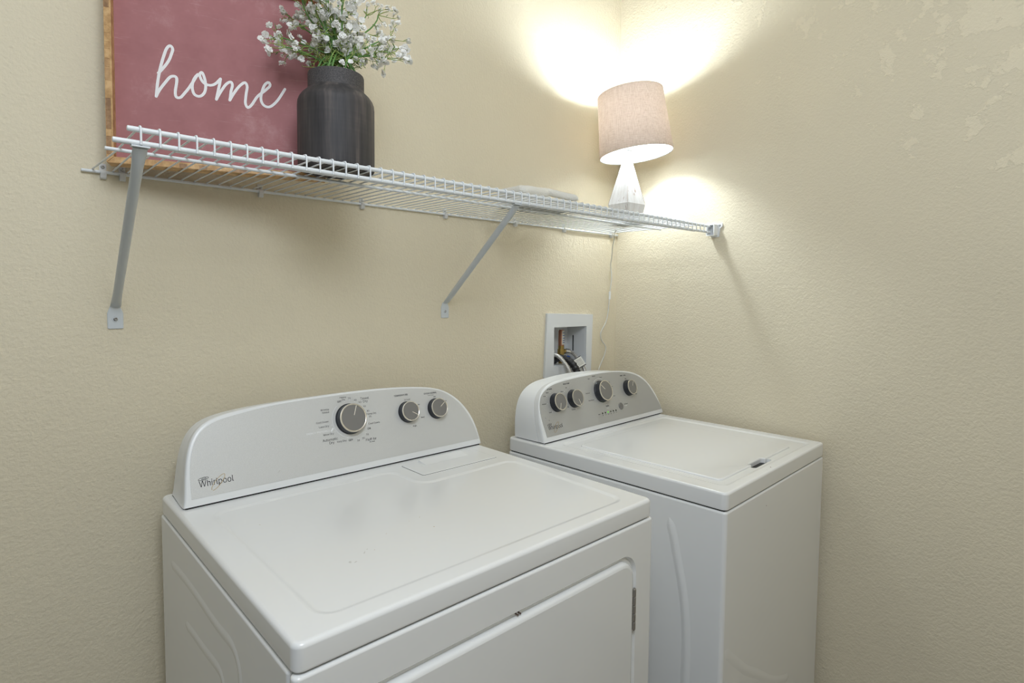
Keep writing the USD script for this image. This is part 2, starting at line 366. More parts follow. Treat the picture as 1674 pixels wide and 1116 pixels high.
def labels_mesh(items, z):
    out = []
    for text, x, y, h, *rest in items:
        bold = bool(rest and rest[0])
        t = meshkit.text_mesh(text, h, 0.00025, bold); b = t.bounds
        t.apply_translation((x - (b[0, 0] + b[1, 0]) / 2, y - h / 2, z)); out.append(t)
    return trimesh.util.concatenate(out)

def ellipse_ring(cx, cy, a, b, ang, w, z, a0=0, a1=360):
    th = np.radians(np.linspace(a0, a1, 60)); c, s = math.cos(math.radians(ang)), math.sin(math.radians(ang))
    p = np.column_stack([cx + a * np.cos(th) * c - b * np.sin(th) * s, cy + a * np.cos(th) * s + b * np.sin(th) * c])
    return extrude(LineString(p).buffer(w / 2), 0.00025, z)

def logo(x0, y0, width, z, T, parent):
    t = meshkit.text_mesh('Whirlpool', 0.0118, 0.00025); b = t.bounds
    t.apply_scale((width / (b[1, 0] - b[0, 0]), 1.0, 1.0)); b = t.bounds; t.apply_translation((x0 - b[0, 0], y0, z))
    k = width / 0.063
    swoosh = [ellipse_ring(x0 + 0.0085 * k, y0 + 0.0150, 0.0092 * k, 0.0026, 6, 0.0008, z), ellipse_ring(x0 + 0.0095 * k, y0 + 0.0150, 0.0042 * k, 0.0011, 6, 0.0008, z)]
    part(parent, 'logo_lettering', frame(trimesh.util.concatenate([t] + swoosh), *T), M['ink'], smooth=False)
    part(parent, 'logo_ring', frame(ellipse_ring(x0 + 0.0345 * k, y0 + 0.0035, 0.0185 * k, 0.0055 * k, 47, 0.0008, z + 0.0002, -165, 170), *T), M['ink_gold'], smooth=False)

def knob(parent, T, cx, cy, r, p, angle, name='knob'):
    at = lambda mm: frame(shift(mm, (cx, cy, 0)), *T)
    skirt = lathe([(0.0, 0.0012), (r * 1.08, 0.0012), (r * 1.07, 0.003), (r * 1.02, 0.005), (r * 1.0, p * 0.7), (r * 0.97, p), (0, p)], 44)
    kb = part(parent, name, at(skirt), M['knob_black'])
    ring = lathe([(r * 0.975, p - 0.0016), (r * 1.0, p - 0.0002), (r * 0.985, p + 0.0013), (r * 0.94, p + 0.0017), (r * 0.89, p + 0.0011), (r * 0.88, p - 0.0004)], 44)
    part(kb, 'rim', at(ring), M['knob_ring'])
    part(kb, 'cap', at(lathe([(r * 0.885, p - 0.0003), (r * 0.88, p + 0.0006), (0, p + 0.0006)], 44)), M['knob_grey'])
    a = math.radians(angle); d = np.array([math.cos(a), math.sin(a)])
    ln = LineString([d * r * 0.18, d * r * 0.88]).buffer(r * 0.028, cap_style=2)
    part(kb, 'pointer', at(extrude(ln, 0.0005, p + 0.0005)), M['pointer'], smooth=False)
    return kb

def console(parent, T, dout, dpan, yback, z0, xb, hb, panel_mat):
    """arched control housing: bezel, rear cover and silver panel. T is the plane of its face."""
    A, P = closed(arch(dout)), closed(arch(dpan))
    c = P.mean(0); P1 = P + (P - c) / np.linalg.norm(P - c, axis=1, keepdims=True) * 0.0012
    rings = []
    for t, dpt in ((0.0, 0.0), (0.5, 0.0003), (0.78, 0.0016), (0.93, 0.004), (1.0, 0.0085)):
        rings.append(np.column_stack([P1 * (1 - t) + A * t, np.full(len(A), -dpt)]))
    rings.append(np.column_stack([A, np.full(len(A), -0.021)]))
    o, ex, ey, ez = T
    to3 = lambda q: o + q[:, :1] * ex + q[:, 1:2] * ey + q[:, 2:3] * ez
    R3 = [to3(q) for q in rings]
    for q in R3: q[:, 2] = np.maximum(q[:, 2], z0 + 0.0028)
    bez = loft(R3[::-1], True, True)
    part(parent, 'bezel', bez, M['plastic_white'], smooth=50)
    # rear cover from a hair behind the bezel to the upright back
    Ai = A.copy(); cc = np.array([A[:, 0].mean(), 0.0]); Ai = A + (cc - A) / np.linalg.norm(cc - A, axis=1, keepdims=True) * 0.0012
    seam = to3(np.column_stack([Ai, np.full(len(A), -0.0205)]))
    seam2 = to3(np.column_stack([Ai, np.full(len(A), -0.0225)]))
    out = to3(np.column_stack([A, np.full(len(A), -0.0235)]))
    x0, x1 = A[:, 0].min(), A[:, 0].max(); hmax = A[:, 1].max()
    rear = np.column_stack([xb[0] + (A[:, 0] - x0) / (x1 - x0) * (xb[1] - xb[0]), np.full(len(A), yback), z0 + A[:, 1] / hmax * hb])
    mid = out * 0.5 + rear * 0.5
    RR = [seam, seam2, out, mid, rear]
    for q in RR: q[:, 2] = np.maximum(q[:, 2], z0 + 0.0024)
    part(parent, 'rear_cover', loft(RR[::-1], True, True), M['plastic_white'], smooth=40)
    pm = extrude(Polygon(P), 0.0009, -0.0002)
    return part(parent, 'control_panel', frame(pm, *T), panel_mat, smooth=False)

def ridge(path2, width, h, to3, taper=0.02):
    """a soft pressed rib along a path on a flat side: to3(u, v, height)"""
    p = smooth_path(path2, 60); t = np.gradient(p, axis=0); t /= np.linalg.norm(t, axis=1, keepdims=True); nrm = np.column_stack([-t[:, 1], t[:, 0]])
    prof = [(s, 0.5 * (1 + math.cos(math.pi * s))) for s in np.linspace(-1, 1, 11)]
    d = np.r_[0, np.cumsum(np.linalg.norm(np.diff(p, axis=0), axis=1))]; L = d[-1]
    v, f = [], []
    for i in range(len(p)):
        k = min(1, d[i] / taper, (L - d[i]) / taper); k = math.sin(max(0.0, k) * math.pi / 2)
        for s, a in prof:
            q = p[i] + nrm[i] * s * width / 2 * max(k, 0.25); v.append(to3(q[0], q[1], h * a * k - 0.0002))
    m_ = len(prof)
    for i in range(len(p) - 1):
        for j in range(m_ - 1):
            a = i * m_ + j; f += [(a, a + 1, a + m_ + 1), (a, a + m_ + 1, a + m_)]
    mm = trimesh.Trimesh(np.array(v), f, process=False)
    return mm

def fix_out(mm, d):
    if np.dot((mm.face_normals * mm.area_faces[:, None]).sum(0), d) < 0: mm.invert()
    return mm

def pressed_top(x0, x1, y0, y1, z0, z1, r, e, recesses, n=6):
    """lid slab whose flat top carries pressed steps. recesses: nested list of (loop (N,2), depth, slope width) outermost first"""
    R = lambda d: rrect(x0 + d, x1 - d, y0 + d, y1 - d, max(r - d, 0.0008), n)
    rings = [(R(0.004), z0), (R(0.0012), z0 + 0.0012), (R(0), z0 + 0.004)]
    for k in range(0, 6):
        a = math.pi / 2 * k / 5; rings.append((R(e * (1 - math.cos(a))), z1 - e + e * math.sin(a)))
    rings.append((R(e + 0.0012), z1))
    ms = [z_loft(rings, cap0=True, cap1=False)]
    outer, z = rings[-1][0], z1
    for loop, depth, wdt in recesses:
        poly = Polygon(loop)
        loop = np.array(poly.exterior.coords)[:-1]
        if not poly.exterior.is_ccw: loop = loop[::-1]
        v, f = tri_poly(outer, [loop]); ms.append(trimesh.Trimesh(np.column_stack([np.asarray(v)[:, :2], np.full(len(v), z)]), f, process=False))
        t = np.roll(loop, -1, 0) - np.roll(loop, 1, 0); t /= np.linalg.norm(t, axis=1, keepdims=True); inn = np.column_stack([-t[:, 1], t[:, 0]])
        rr = []
        for q in np.linspace(0, 1, 6):
            rr.append((loop + inn * wdt * q, z - depth * 0.5 * (1 - math.cos(math.pi * q))))
        ms.append(z_loft(rr, cap0=False, cap1=False))
        outer, z = rr[-1][0], z - depth
    v, f = tri_poly(outer); ms.append(trimesh.Trimesh(np.column_stack([np.asarray(v)[:, :2], np.full(len(v), z)]), f, process=False))
    for q in ms:
        if q is not ms[0] and abs(q.face_normals[:, 2].mean()) > 0.2 and (q.face_normals[:, 2] * q.area_faces).sum() < 0: q.invert()
    return trimesh.util.concatenate(ms)

def rounded(poly, r): return poly.buffer(-r, quad_segs=8).buffer(2 * r, quad_segs=8).buffer(-r, quad_segs=8)
def loop_of(poly, step=0.08):
    p = np.array(poly.exterior.segmentize(step).coords)[:-1]
    return p

# ------------------------------------------------------------------ dryer
DZ, DL, DW, DD = 0.9362, 0.0365, 0.7377, 0.675
dryer = thing('clothes_dryer', 'wide white front-loading clothes dryer with silver arched console, nearest the camera', 'dryer', (-1.5798, -0.7518, 0), 0.4542)
zb = DZ - DL - 0.0028
cab = part(dryer, 'cabinet', slab(-0.0012, DW + 0.0012, 0.0180, DD, 0.02, zb, 0.006, 0.0045), M['enamel'])
part(dryer, 'plinth', bx(0.02, DW - 0.02, 0.04, DD - 0.02, 0.0, 0.022), M['dark_gap'])
part(dryer, 'lid_gasket', bx(0.012, DW - 0.012, 0.012, DD - 0.01, zb - 0.002, DZ - DL + 0.002), M['dark_gap'])
# front panel with the pressed pocket of the door
RX0, RX1, RZ0, RZ1 = 0.060, 0.6775, 0.26, 0.8385
fp = slab(-0.0012, DW + 0.0012, -0.0203, -0.0020, 0.02, zb, 0.0088, 0.0045)
fpm = __import__('manifold3d')
def to_man(t):
    t = t.copy(); t.merge_vertices(digits_vertex=7)
    return fpm.Manifold(fpm.Mesh(np.asarray(t.vertices, np.float32), np.asarray(t.faces, np.uint32)))
def from_man(q):
    mm = q.to_mesh(); return trimesh.Trimesh(np.array(mm.vert_properties[:, :3]), np.array(mm.tri_verts), process=False)
fp.apply_translation((0, 0.019, 0))
def front_prism(loop, y0, y1):
    e = extrude(Polygon(loop), y1 - y0); return frame(e, (0, y1, 0), (1, 0, 0), (0, 0, 1), (0, -1, 0))
def front_loft(loops):     # loops: (loop in x,z ; y)
    mm = loft([np.column_stack([l[:, 0], np.full(len(l), y), l[:, 1]]) for l, y in loops]); return mm
pocket = front_loft([(rrect(RX0, RX1, RZ0, RZ1, 0.040, 10), 0.0060), (rrect(RX0 - 0.0015, RX1 + 0.0015, RZ0 - 0.0015, RZ1 + 0.0015, 0.0415, 10), 0.0020), (rrect(RX0 - 0.006, RX1 + 0.006, RZ0 - 0.006, RZ1 + 0.006, 0.046, 10), -0.0025)])
def fix(t):
    if t.volume < 0: t.invert()
    return t
res = to_man(fix(fp)) - to_man(fix(pocket))
front = from_man(res)
part(dryer, 'front_panel', front if len(front.faces) > 20 else fp, M['enamel'])
DX0, DX1, DTZ = RX0 + 0.006, RX1 - 0.0095, RZ1 - 0.0055
dl = []
for k, (ins, y) in enumerate(((0.0, 0.0057), (0.0, 0.0005), (0.001, -0.0037), (0.0035, -0.0063), (0.0075, -0.0075))):
    dl.append((rrect(DX0 + ins, DX1 - ins, RZ0 + 0.006 + ins, DTZ - ins, 0.034 - ins * 0.5, 10), y))
door = part(dryer, 'door', fix(front_loft(dl)), M['enamel'], smooth=50)
hg = []
for k in range(5):
    z0h = 0.688 + k * 0.0168; hg.append(rod((0.6722, -0.0050, z0h), (0.6722, -0.0050, z0h + 0.0162), 0.0036, 12))
hinge = part(dryer, 'door_hinge', hg[0], M['chrome'], label='steel door hinge barrel')
for h_ in hg[1:]: part(hinge, 'hinge_knuckle', h_, M['chrome'])
part(hinge, 'hinge_pin', rod((0.6722, -0.0050, 0.686), (0.6722, -0.0050, 0.774), 0.0020, 8), M['chrome'])
part(dryer, 'door_switch', [rod((0.3595, 0.006, 0.8366), (0.3595, -0.0016, 0.8366), 0.0012, 8), rod((0.3650, 0.006, 0.8372), (0.3650, -0.0016, 0.8372), 0.0013, 8)], M['chip'])
# top with pressed step that goes round the lint-screen door
rec = Polygon([(0.044, 0.508), (0.046, 0.034), (0.692, 0.032), (0.708, 0.394), (0.438, 0.388), (0.438, 0.508)])
rec = rounded(rec, 0.032)
topm = pressed_top(0, DW, 0, DD, DZ - DL, DZ, 0.014, 0.007, [(loop_of(rec), 0.0022, 0.011)])
tp = part(dryer, 'top_panel', topm, M['enamel'], smooth=40)
# lint-screen door
ld0 = rrect(0.468, 0.690, 0.428, 0.522, 0.004, 3)
lint_gap = part(tp, 'lint_door_seam', z_loft([(ld0, DZ - 0.0035), (ld0, DZ + 0.0003)]), M['dark_gap'], smooth=False)
lm = z_loft([(rrect(0.4688, 0.6892, 0.4290, 0.5210, 0.0035, 3), DZ - 0.001), (rrect(0.4688, 0.6892, 0.4290, 0.5210, 0.0035, 3), DZ + 0.0006), (rrect(0.4694, 0.6886, 0.4296, 0.5204, 0.003, 3), DZ + 0.0014), (rrect(0.4710, 0.6870, 0.4312, 0.5188, 0.002, 3), DZ + 0.0018)])
lint = part(tp, 'lint_screen_door', lm, M['enamel'], smooth=False)
# sloping finger hollow of the lint door: a shallow wedge-shaped pad whose ends show as small steps
def wedge(x0, x1, y0, y1, z, h):
    v = np.array([(x0, y0, z), (x1, y0, z), (x1, y1, z), (x0, y1, z), (x0, y1, z + h), (x1, y1, z + h)])
    f = [(0, 2, 1), (0, 3, 2), (0, 1, 5), (0, 5, 4), (2, 3, 4), (2, 4, 5), (1, 2, 5), (0, 4, 3)]
    return trimesh.Trimesh(v, f, process=False)
part(dryer, 'lint_door_grip', wedge(0.515, 0.645, 0.486, 0.520, DZ + 0.0017, 0.0050), M['enamel'], smooth=False)
# console
YC, Z0 = 0.5485, DZ
TD = console_T(YC, Z0)
DOUT = [(0.0120, 0.0), (0.0148, 0.02), (0.0174, 0.0400), (0.0201, 0.0671), (0.0234, 0.0887), (0.0301, 0.1128), (0.0395, 0.1369), (0.0519, 0.1530), (0.0687, 0.1640), (0.0967, 0.1725), (0.1341, 0.1786), (0.1818, 0.1825), (0.2464, 0.1862), (0.3002, 0.1874), (0.3721, 0.188), (0.4494, 0.1882), (0.5151, 0.1851), (0.5772, 0.1791), (0.62, 0.1715), (0.6517, 0.1601), (0.6791, 0.1425), (0.7019, 0.1203), (0.7190, 0.0952), (0.7295, 0.071), (0.7360, 0.0438), (0.7395, 0.0200), (0.7395, 0.0)]
DPAN = [(0.0268, 0.0174), (0.0274, 0.0434), (0.03, 0.079), (0.0346, 0.1007), (0.0427, 0.1248), (0.0536, 0.1420), (0.0677, 0.1527), (0.0902, 0.1613), (0.1215, 0.1678), (0.1568, 0.1728), (0.209, 0.1780), (0.2457, 0.1801), (0.3275, 0.182), (0.4169, 0.1826), (0.4974, 0.1805), (0.5763, 0.1746), (0.6156, 0.1678), (0.6435, 0.1568), (0.6707, 0.1398), (0.6934, 0.1178), (0.7100, 0.0931), (0.7205, 0.069), (0.7290, 0.0416), (0.7345, 0.0174)]
con = part(dryer, 'console_base', bx(0.016, 0.734, YC + 0.003, 0.655, DZ - 0.001, DZ + 0.003), M['dark_gap'])
panel = console(dryer, TD, DOUT, DPAN, 0.655, Z0, (0.016, 0.735), 0.170, M['silver'])
ZP = 0.0007
LBL = [('OFF', 0.3500, 0.1672, 0.0042, 1), ('Heavy', 0.3604, 0.1762, 0.0040), ('Dry', 0.3610, 0.1708, 0.0040), ('70', 0.3755, 0.1722, 0.0040), ('60', 0.3901, 0.1662, 0.0040), ('50', 0.4015, 0.1597, 0.0040),
       ('Timed', 0.4142, 0.1676, 0.0056), ('Dry', 0.4156, 0.1605, 0.0056), ('40', 0.4110, 0.1486, 0.0040), ('30', 0.4181, 0.1363, 0.0040), ('Damp Dry', 0.4267, 0.1290, 0.0040), ('25', 0.4219, 0.1224, 0.0040),
       ('Cool Down', 0.4293, 0.1057, 0.0042), ('ON', 0.4140, 0.0945, 0.0044, 1), ('30', 0.4073, 0.0815, 0.0040), ('20', 0.3961, 0.0744, 0.0040), ('10', 0.3825, 0.0712, 0.0040), ('Fluff Air', 0.4156, 0.0690, 0.0056), ('No Heat', 0.4171, 0.0631, 0.0026),
       ('OFF', 0.3640, 0.0752, 0.0042, 1), ('Very Dry', 0.3415, 0.0764, 0.0042), ('Automatic', 0.3150, 0.0843, 0.0056), ('Dry', 0.3177, 0.0770, 0.0056), ('More Dry', 0.3130, 0.0967, 0.0042), ('Less Dry', 0.3050, 0.1153, 0.0042), ('Cool Down', 0.3025, 0.1256, 0.0042),
       ('Wrinkle', 0.3120, 0.1528, 0.0042), ('Shield', 0.3130, 0.1466, 0.0042), ('TEMPERATURE', 0.5150, 0.1631, 0.0040, 1), ('Ex Low', 0.5310, 0.1505, 0.0038), ('Low', 0.5601, 0.1340, 0.0038), ('Med', 0.5675, 0.1000, 0.0038), ('High', 0.5400, 0.0818, 0.0038),
       ('CYCLE SIGNAL', 0.6034, 0.1588, 0.0040, 1), ('End of Cycle', 0.6041, 0.1534, 0.0022), ('Off', 0.6145, 0.1478, 0.0034), ('On', 0.6480, 0.1330, 0.0030)]
part(panel, 'printed_lettering', frame(labels_mesh(LBL, ZP), *TD), M['ink'], smooth=False)
leaf = extrude(unary_union([LineString([(0.3208, 0.1030), (0.3250, 0.1080)]).buffer(0.0017)]), 0.00025, ZP)
dots = [extrude(LineString([(x, y), (x + 1e-5, y)]).buffer(0.0009), 0.00025, ZP) for x, y in [(0.3630, 0.1665), (0.3752, 0.1680), (0.3872, 0.1630), (0.3985, 0.1560), (0.4075, 0.1470), (0.4135, 0.1365), (0.4150, 0.1235), (0.4045, 0.0855), (0.3948, 0.0790), (0.3830, 0.0752), (0.3570, 0.0812), (0.3290, 0.1000), (0.3235, 0.1160), (0.5215, 0.1505), (0.5535, 0.1345), (0.5600, 0.1000), (0.5315, 0.0822), (0.6085, 0.1478)]]
part(panel, 'white_lettering', [frame(labels_mesh([('ENERGY PREFERRED', 0.2900, 0.1045, 0.0040)], ZP), *TD), frame(trimesh.util.concatenate([leaf] + dots + [ellipse_ring(0.3705, 0.1240, 0.0445, 0.0435, 0, 0.0007, ZP, 130, 310), ellipse_ring(0.3705, 0.1240, 0.0445, 0.0435, 0, 0.0007, ZP, -40, 5)]), *TD)], M['ink_white'], smooth=False)
logo(0.0420, 0.0372, 0.0625, ZP, TD, panel)
for cx, cy, r_, p_, a_ in ((0.3700, 0.1240, 0.0335, 0.0190, 68), (0.5262, 0.1190, 0.0250, 0.0170, -32), (0.6135, 0.1165, 0.0250, 0.0170, 35)):
    knob(dryer, TD, cx, cy, r_, p_, a_, 'control_knob')
# pressed ribs of the left side
sx = lambda h0: (lambda u, v, h: (-0.0012 - h, u, v))
for k, pth in enumerate(([(0.60, 0.822), (0.53, 0.8285), (0.40, 0.8312), (0.26, 0.8318), (0.215, 0.829), (0.196, 0.812), (0.193, 0.78), (0.192, 0.62), (0.192, 0.40)],
                         [(0.50, 0.745), (0.4523, 0.7507), (0.3674, 0.756), (0.305, 0.7615), (0.28, 0.757), (0.271, 0.74), (0.268, 0.70), (0.266, 0.55), (0.266, 0.40)])):
    part(cab, 'side_rib', fix_out(ridge(pth, 0.026, 0.0013, sx(0)), (-1, 0, 0)), M['enamel'], smooth=True)
# wear on the dryer top
random.seed(4)
def speck(x, y, r, z, sx_=1.0, ang=0.0):
    pts = []
    for k in range(9):
        a = 2 * math.pi * k / 9; q = r * random.uniform(0.55, 1.1); u, w = q * math.cos(a) * sx_, q * math.sin(a)
        pts.append((x + u * math.cos(ang) - w * math.sin(ang), y + u * math.sin(ang) + w * math.cos(ang)))
    return extrude(Polygon(pts).buffer(0), 0.00012, z)
ZR = DZ - 0.0022
part(tp, 'scuff_mark', [speck(*p) for p in ((0.150, 0.157, 0.0025, ZR, 2.0, 1.2), (0.157, 0.152, 0.0016, ZR, 2.6, 0.4), (0.183, 0.172, 0.0015, ZR, 3.0, 0.9), (0.192, 0.180, 0.0012, ZR, 2.0, 0.8))], M['grime'], smooth=False)
part(tp, 'stain_speck', [speck(*p) for p in ((0.325, 0.182, 0.0016, ZR), (0.246, 0.212, 0.0012, ZR), (0.330, 0.236, 0.0012, ZR), (0.305, 0.233, 0.0009, ZR), (0.098, 0.395, 0.0012, ZR), (0.20, 0.17, 0.001, ZR))], M['stain'], smooth=False)
part(panel, 'chip_mark', frame(extrude(LineString([(0.192, 0.0355), (0.196, 0.0385)]).buffer(0.0006), 0.00025, ZP), *TD), M['grime'], smooth=False)

# ------------------------------------------------------------------ washer
WZ, WL, WW, WD = 0.92, 0.0400, 0.6430, 0.681
washer = thing('clothes_washer', 'narrower white top-loading clothes washer in the corner, dark handle slot in its lid', 'washing machine', (-0.6621, -0.8129, 0), 2.2116)
zb = WZ - WL - 0.003
cabw = part(washer, 'cabinet', slab(0.0, WW, 0.0, WD, 0.025, zb, 0.010, 0.005), M['enamel'])
part(washer, 'plinth', bx(0.02, WW - 0.02, 0.03, WD - 0.02, 0.0, 0.027), M['dark_gap'])
part(washer, 'lid_gasket', bx(0.008, WW - 0.008, 0.008, WD - 0.008, zb - 0.002, WZ - WL + 0.002), M['dark_gap'])
tr = rounded(sbox(0.046, 0.0225, 0.606, 0.516), 0.02)
hole = rounded(sbox(0.0880, 0.0580, 0.5170, 0.4690), 0.0120).union(rounded(sbox(0.243, 0.0385, 0.352, 0.075), 0.008))
hole = hole.buffer(0.003).buffer(-0.003)
topw = pressed_top(0, WW, 0, WD, WZ - WL, WZ, 0.014, 0.006, [(loop_of(tr), 0.0030, 0.012), (loop_of(hole), 0.0115, 0.002)])
tpw = part(washer, 'top_panel', topw, M['enamel'], smooth=40)
lid_poly = rounded(sbox(0.0815, 0.0520, 0.5235, 0.4750), 0.016).difference(sbox(0.262, 0.03, 0.332, 0.0555).buffer(0.007))
lid_poly = lid_poly.buffer(-0.004).buffer(0.004)
lid_loop = loop_of(lid_poly)
if not Polygon(lid_loop).exterior.is_ccw: lid_loop = lid_loop[::-1]
lz = WZ + 0.0006
inset = lambda l, d: (lambda t: l + np.column_stack([-t[:, 1], t[:, 0]]) * d)((np.roll(l, -1, 0) - np.roll(l, 1, 0)) / np.linalg.norm(np.roll(l, -1, 0) - np.roll(l, 1, 0), axis=1, keepdims=True))
lidm = z_loft([(lid_loop, WZ - 0.0142), (lid_loop, lz - 0.0036), (inset(lid_loop, 0.0006), lz - 0.0020), (inset(lid_loop, 0.0018), lz - 0.0007), (inset(lid_loop, 0.0036), lz), (inset(lid_loop, 0.0050), lz)])
lid = part(washer, 'lid', lidm, M['enamel'], smooth=50)
part(lid, 'handle_slot', z_loft([(rrect(0.2465, 0.3485, 0.041, 0.0665, 0.006, 4), WZ - 0.0145), (rrect(0.2465, 0.3485, 0.041, 0.0665, 0.006, 4), WZ - 0.0125)]), M['pocket'], label='dark finger slot at the front of the lid')
part(lid, 'lid_hinge', rod((0.5115, 0.4795, WZ - 0.006), (0.5235, 0.4795, WZ - 0.006), 0.0028, 8), M['dark_gap'])
WYC = 0.5425
TW = console_T(WYC, WZ)
WOUT = [(0.0140, 0.0), (0.0130, 0.018), (0.0130, 0.0400), (0.0159, 0.083), (0.0226, 0.1142), (0.036, 0.1384), (0.0592, 0.1587), (0.0898, 0.1704), (0.1326, 0.1778), (0.1865, 0.1829), (0.2647, 0.1861), (0.3462, 0.1853), (0.4374, 0.1797), (0.5005, 0.1719), (0.5496, 0.1597), (0.5885, 0.1397), (0.6180, 0.1122), (0.6380, 0.0811), (0.6500, 0.0507), (0.6560, 0.0200), (0.6560, 0.0)]
WPAN = [(0.0278, 0.0174), (0.0239, 0.0498), (0.0226, 0.082), (0.0266, 0.1136), (0.0372, 0.135), (0.0561, 0.1492), (0.0866, 0.1607), (0.1402, 0.1700), (0.216, 0.1752), (0.3016, 0.1777), (0.3797, 0.1770), (0.4417, 0.1733), (0.4856, 0.1680), (0.5346, 0.1556), (0.5740, 0.1362), (0.6040, 0.1107), (0.6240, 0.0789), (0.6385, 0.0525), (0.6510, 0.0174)]
part(washer, 'console_base', bx(0.018, 0.640, WYC + 0.003, 0.662, WZ - 0.001, WZ + 0.003), M['dark_gap'])
panelw = console(washer, TW, WOUT, WPAN, 0.662, WZ, (0.010, 0.642), 0.172, M['silver_w'])
LW = [('OPTIONS', 0.0819, 0.1538, 0.0036, 1), ('Fabric', 0.0690, 0.1448, 0.0032), ('Extra', 0.0541, 0.1356, 0.0032), ('Medium', 0.0455, 0.1133, 0.0032), ('Small', 0.0640, 0.0862, 0.0032), ('+', 0.0386, 0.0732, 0.0038), ('*', 0.0517, 0.0630, 0.0050),
      ('WASH TEMP', 0.1623, 0.1620, 0.0036, 1), ('Hot', 0.1580, 0.1502, 0.0032), ('Warm', 0.1345, 0.1410, 0.0032), ('Cold', 0.1460, 0.0914, 0.0032), ('Tap Cold', 0.1690, 0.0810, 0.0032),
      ('Normal', 0.3041, 0.1722, 0.0034), ('Light', 0.2757, 0.1660, 0.0032), ('Heavy', 0.3395, 0.1652, 0.0032), ('Bulky', 0.3760, 0.1452, 0.0032), ('Hand', 0.3870, 0.1290, 0.0032), ('Wash', 0.3865, 0.1235, 0.0026), ('Soak', 0.3885, 0.0970, 0.0032),
      ('Drain Spin', 0.2545, 0.1211, 0.0032), ('Clean Washer', 0.2640, 0.0973, 0.0032), ('Delicate', 0.3397, 0.0695, 0.0034), ('RINSE', 0.4551, 0.1596, 0.0034, 1), ('LEVEL', 0.4740, 0.1590, 0.0034, 1),
      ('Auto', 0.4750, 0.1470, 0.0030), ('Deep', 0.5165, 0.0894, 0.0030), ('Start/Pause', 0.4420, 0.0632, 0.0030), ('Wash', 0.2870, 0.0482, 0.0026)]
LW += [(t, 0.3055 + k * 0.0147, 0.0425, 0.0018) for k, t in enumerate(('Soak', 'Wash', 'Rinse', 'Spin', 'Done', 'Lock'))]
part(panelw, 'printed_lettering', frame(labels_mesh(LW, ZP), *TW), M['ink'], smooth=False)
dw = [extrude(LineString([(x, y), (x + 1e-5, y)]).buffer(0.0009), 0.00025, ZP) for x, y in [(0.0810, 0.1440), (0.0630, 0.1350), (0.0600, 0.1130), (0.0735, 0.0865), (0.1660, 0.1500), (0.1450, 0.1400), (0.1418, 0.1148), (0.1560, 0.0918), (0.1800, 0.0812), (0.2860, 0.1211), (0.2870, 0.0975), (0.3345, 0.0730), (0.3680, 0.1440), (0.3750, 0.1285), (0.3740, 0.0970), (0.4660, 0.1455), (0.5090, 0.0900)]]
part(panelw, 'white_lettering', [frame(trimesh.util.concatenate(dw + [ellipse_ring(0.3250, 0.1190, 0.0440, 0.0430, 0, 0.0008, ZP, 62, 130)]), *TW), frame(labels_mesh([('Energy', 0.3398, 0.0628, 0.0028), ('Signal', 0.4420, 0.0572, 0.0026)], ZP), *TW)], M['ink_white'], smooth=False)
logo(0.0405, 0.0372, 0.0640, ZP, TW, panelw)
for cx, cy, r_, p_, a_ in ((0.0985, 0.1110, 0.0262, 0.0200, -112), (0.1800, 0.1130, 0.0262, 0.0200, -72), (0.3240, 0.1190, 0.0335, 0.0220, 135), (0.4760, 0.1140, 0.0255, 0.0200, 58)):
    knob(washer, TW, cx, cy, r_, p_, a_, 'control_knob')
part(washer, 'start_button', frame(shift(lathe([(0, 0.0), (0.0112, 0.0), (0.0112, 0.0026), (0.0098, 0.0036), (0, 0.0036)], 28), (0.4110, 0.0592, 0.0007)), *TW), M['knob_grey'])
for k in range(6):
    part(washer, 'indicator_light', frame(shift(lathe([(0, 0.0), (0.0029, 0.0), (0.0026, 0.0010), (0, 0.0013)], 14), (0.3055 + k * 0.0147, 0.0494, 0.0006)), *TW), M['led_on'] if k == 2 else M['led_off'], label='lit green indicator light' if k == 2 else None)
sxw = lambda u, v, h: (0.0 - h, u, v)
part(cabw, 'side_rib', fix_out(ridge([(0.138, 0.830), (0.132, 0.812), (0.115, 0.745), (0.0975, 0.665), (0.0878, 0.590), (0.0860, 0.500), (0.087, 0.400), (0.089, 0.25)], 0.030, 0.0022, sxw), (-1, 0, 0)), M['enamel'], smooth=True)
syw = lambda u, v, h: (u, 0.0 - h, v)
part(cabw, 'front_rib', fix_out(ridge([(0.012, 0.565), (0.040, 0.537), (0.0773, 0.5066), (0.130, 0.464), (0.1901, 0.4273), (0.26, 0.380), (0.3341, 0.3392), (0.42, 0.31)], 0.034, 0.0010, syw), (0, -1, 0)), M['enamel'], smooth=True)
part(tpw, 'chip_mark', [speck(0.2720, 0.0122, 0.0016, WZ - 0.0001, 3.0, 0.6), speck(0.2440, 0.0100, 0.0011, WZ - 0.0001)], M['chip'], smooth=False)
part(cabw, 'chip_mark', [frame(speck(x, z, r_, 0.0), (0, 0, 0), (1, 0, 0), (0, 0, 1), (0, -1, 0)) for x, z, r_ in ((0.221, 0.838, 0.0016), (0.213, 0.780, 0.0009))], M['chip'], smooth=False)

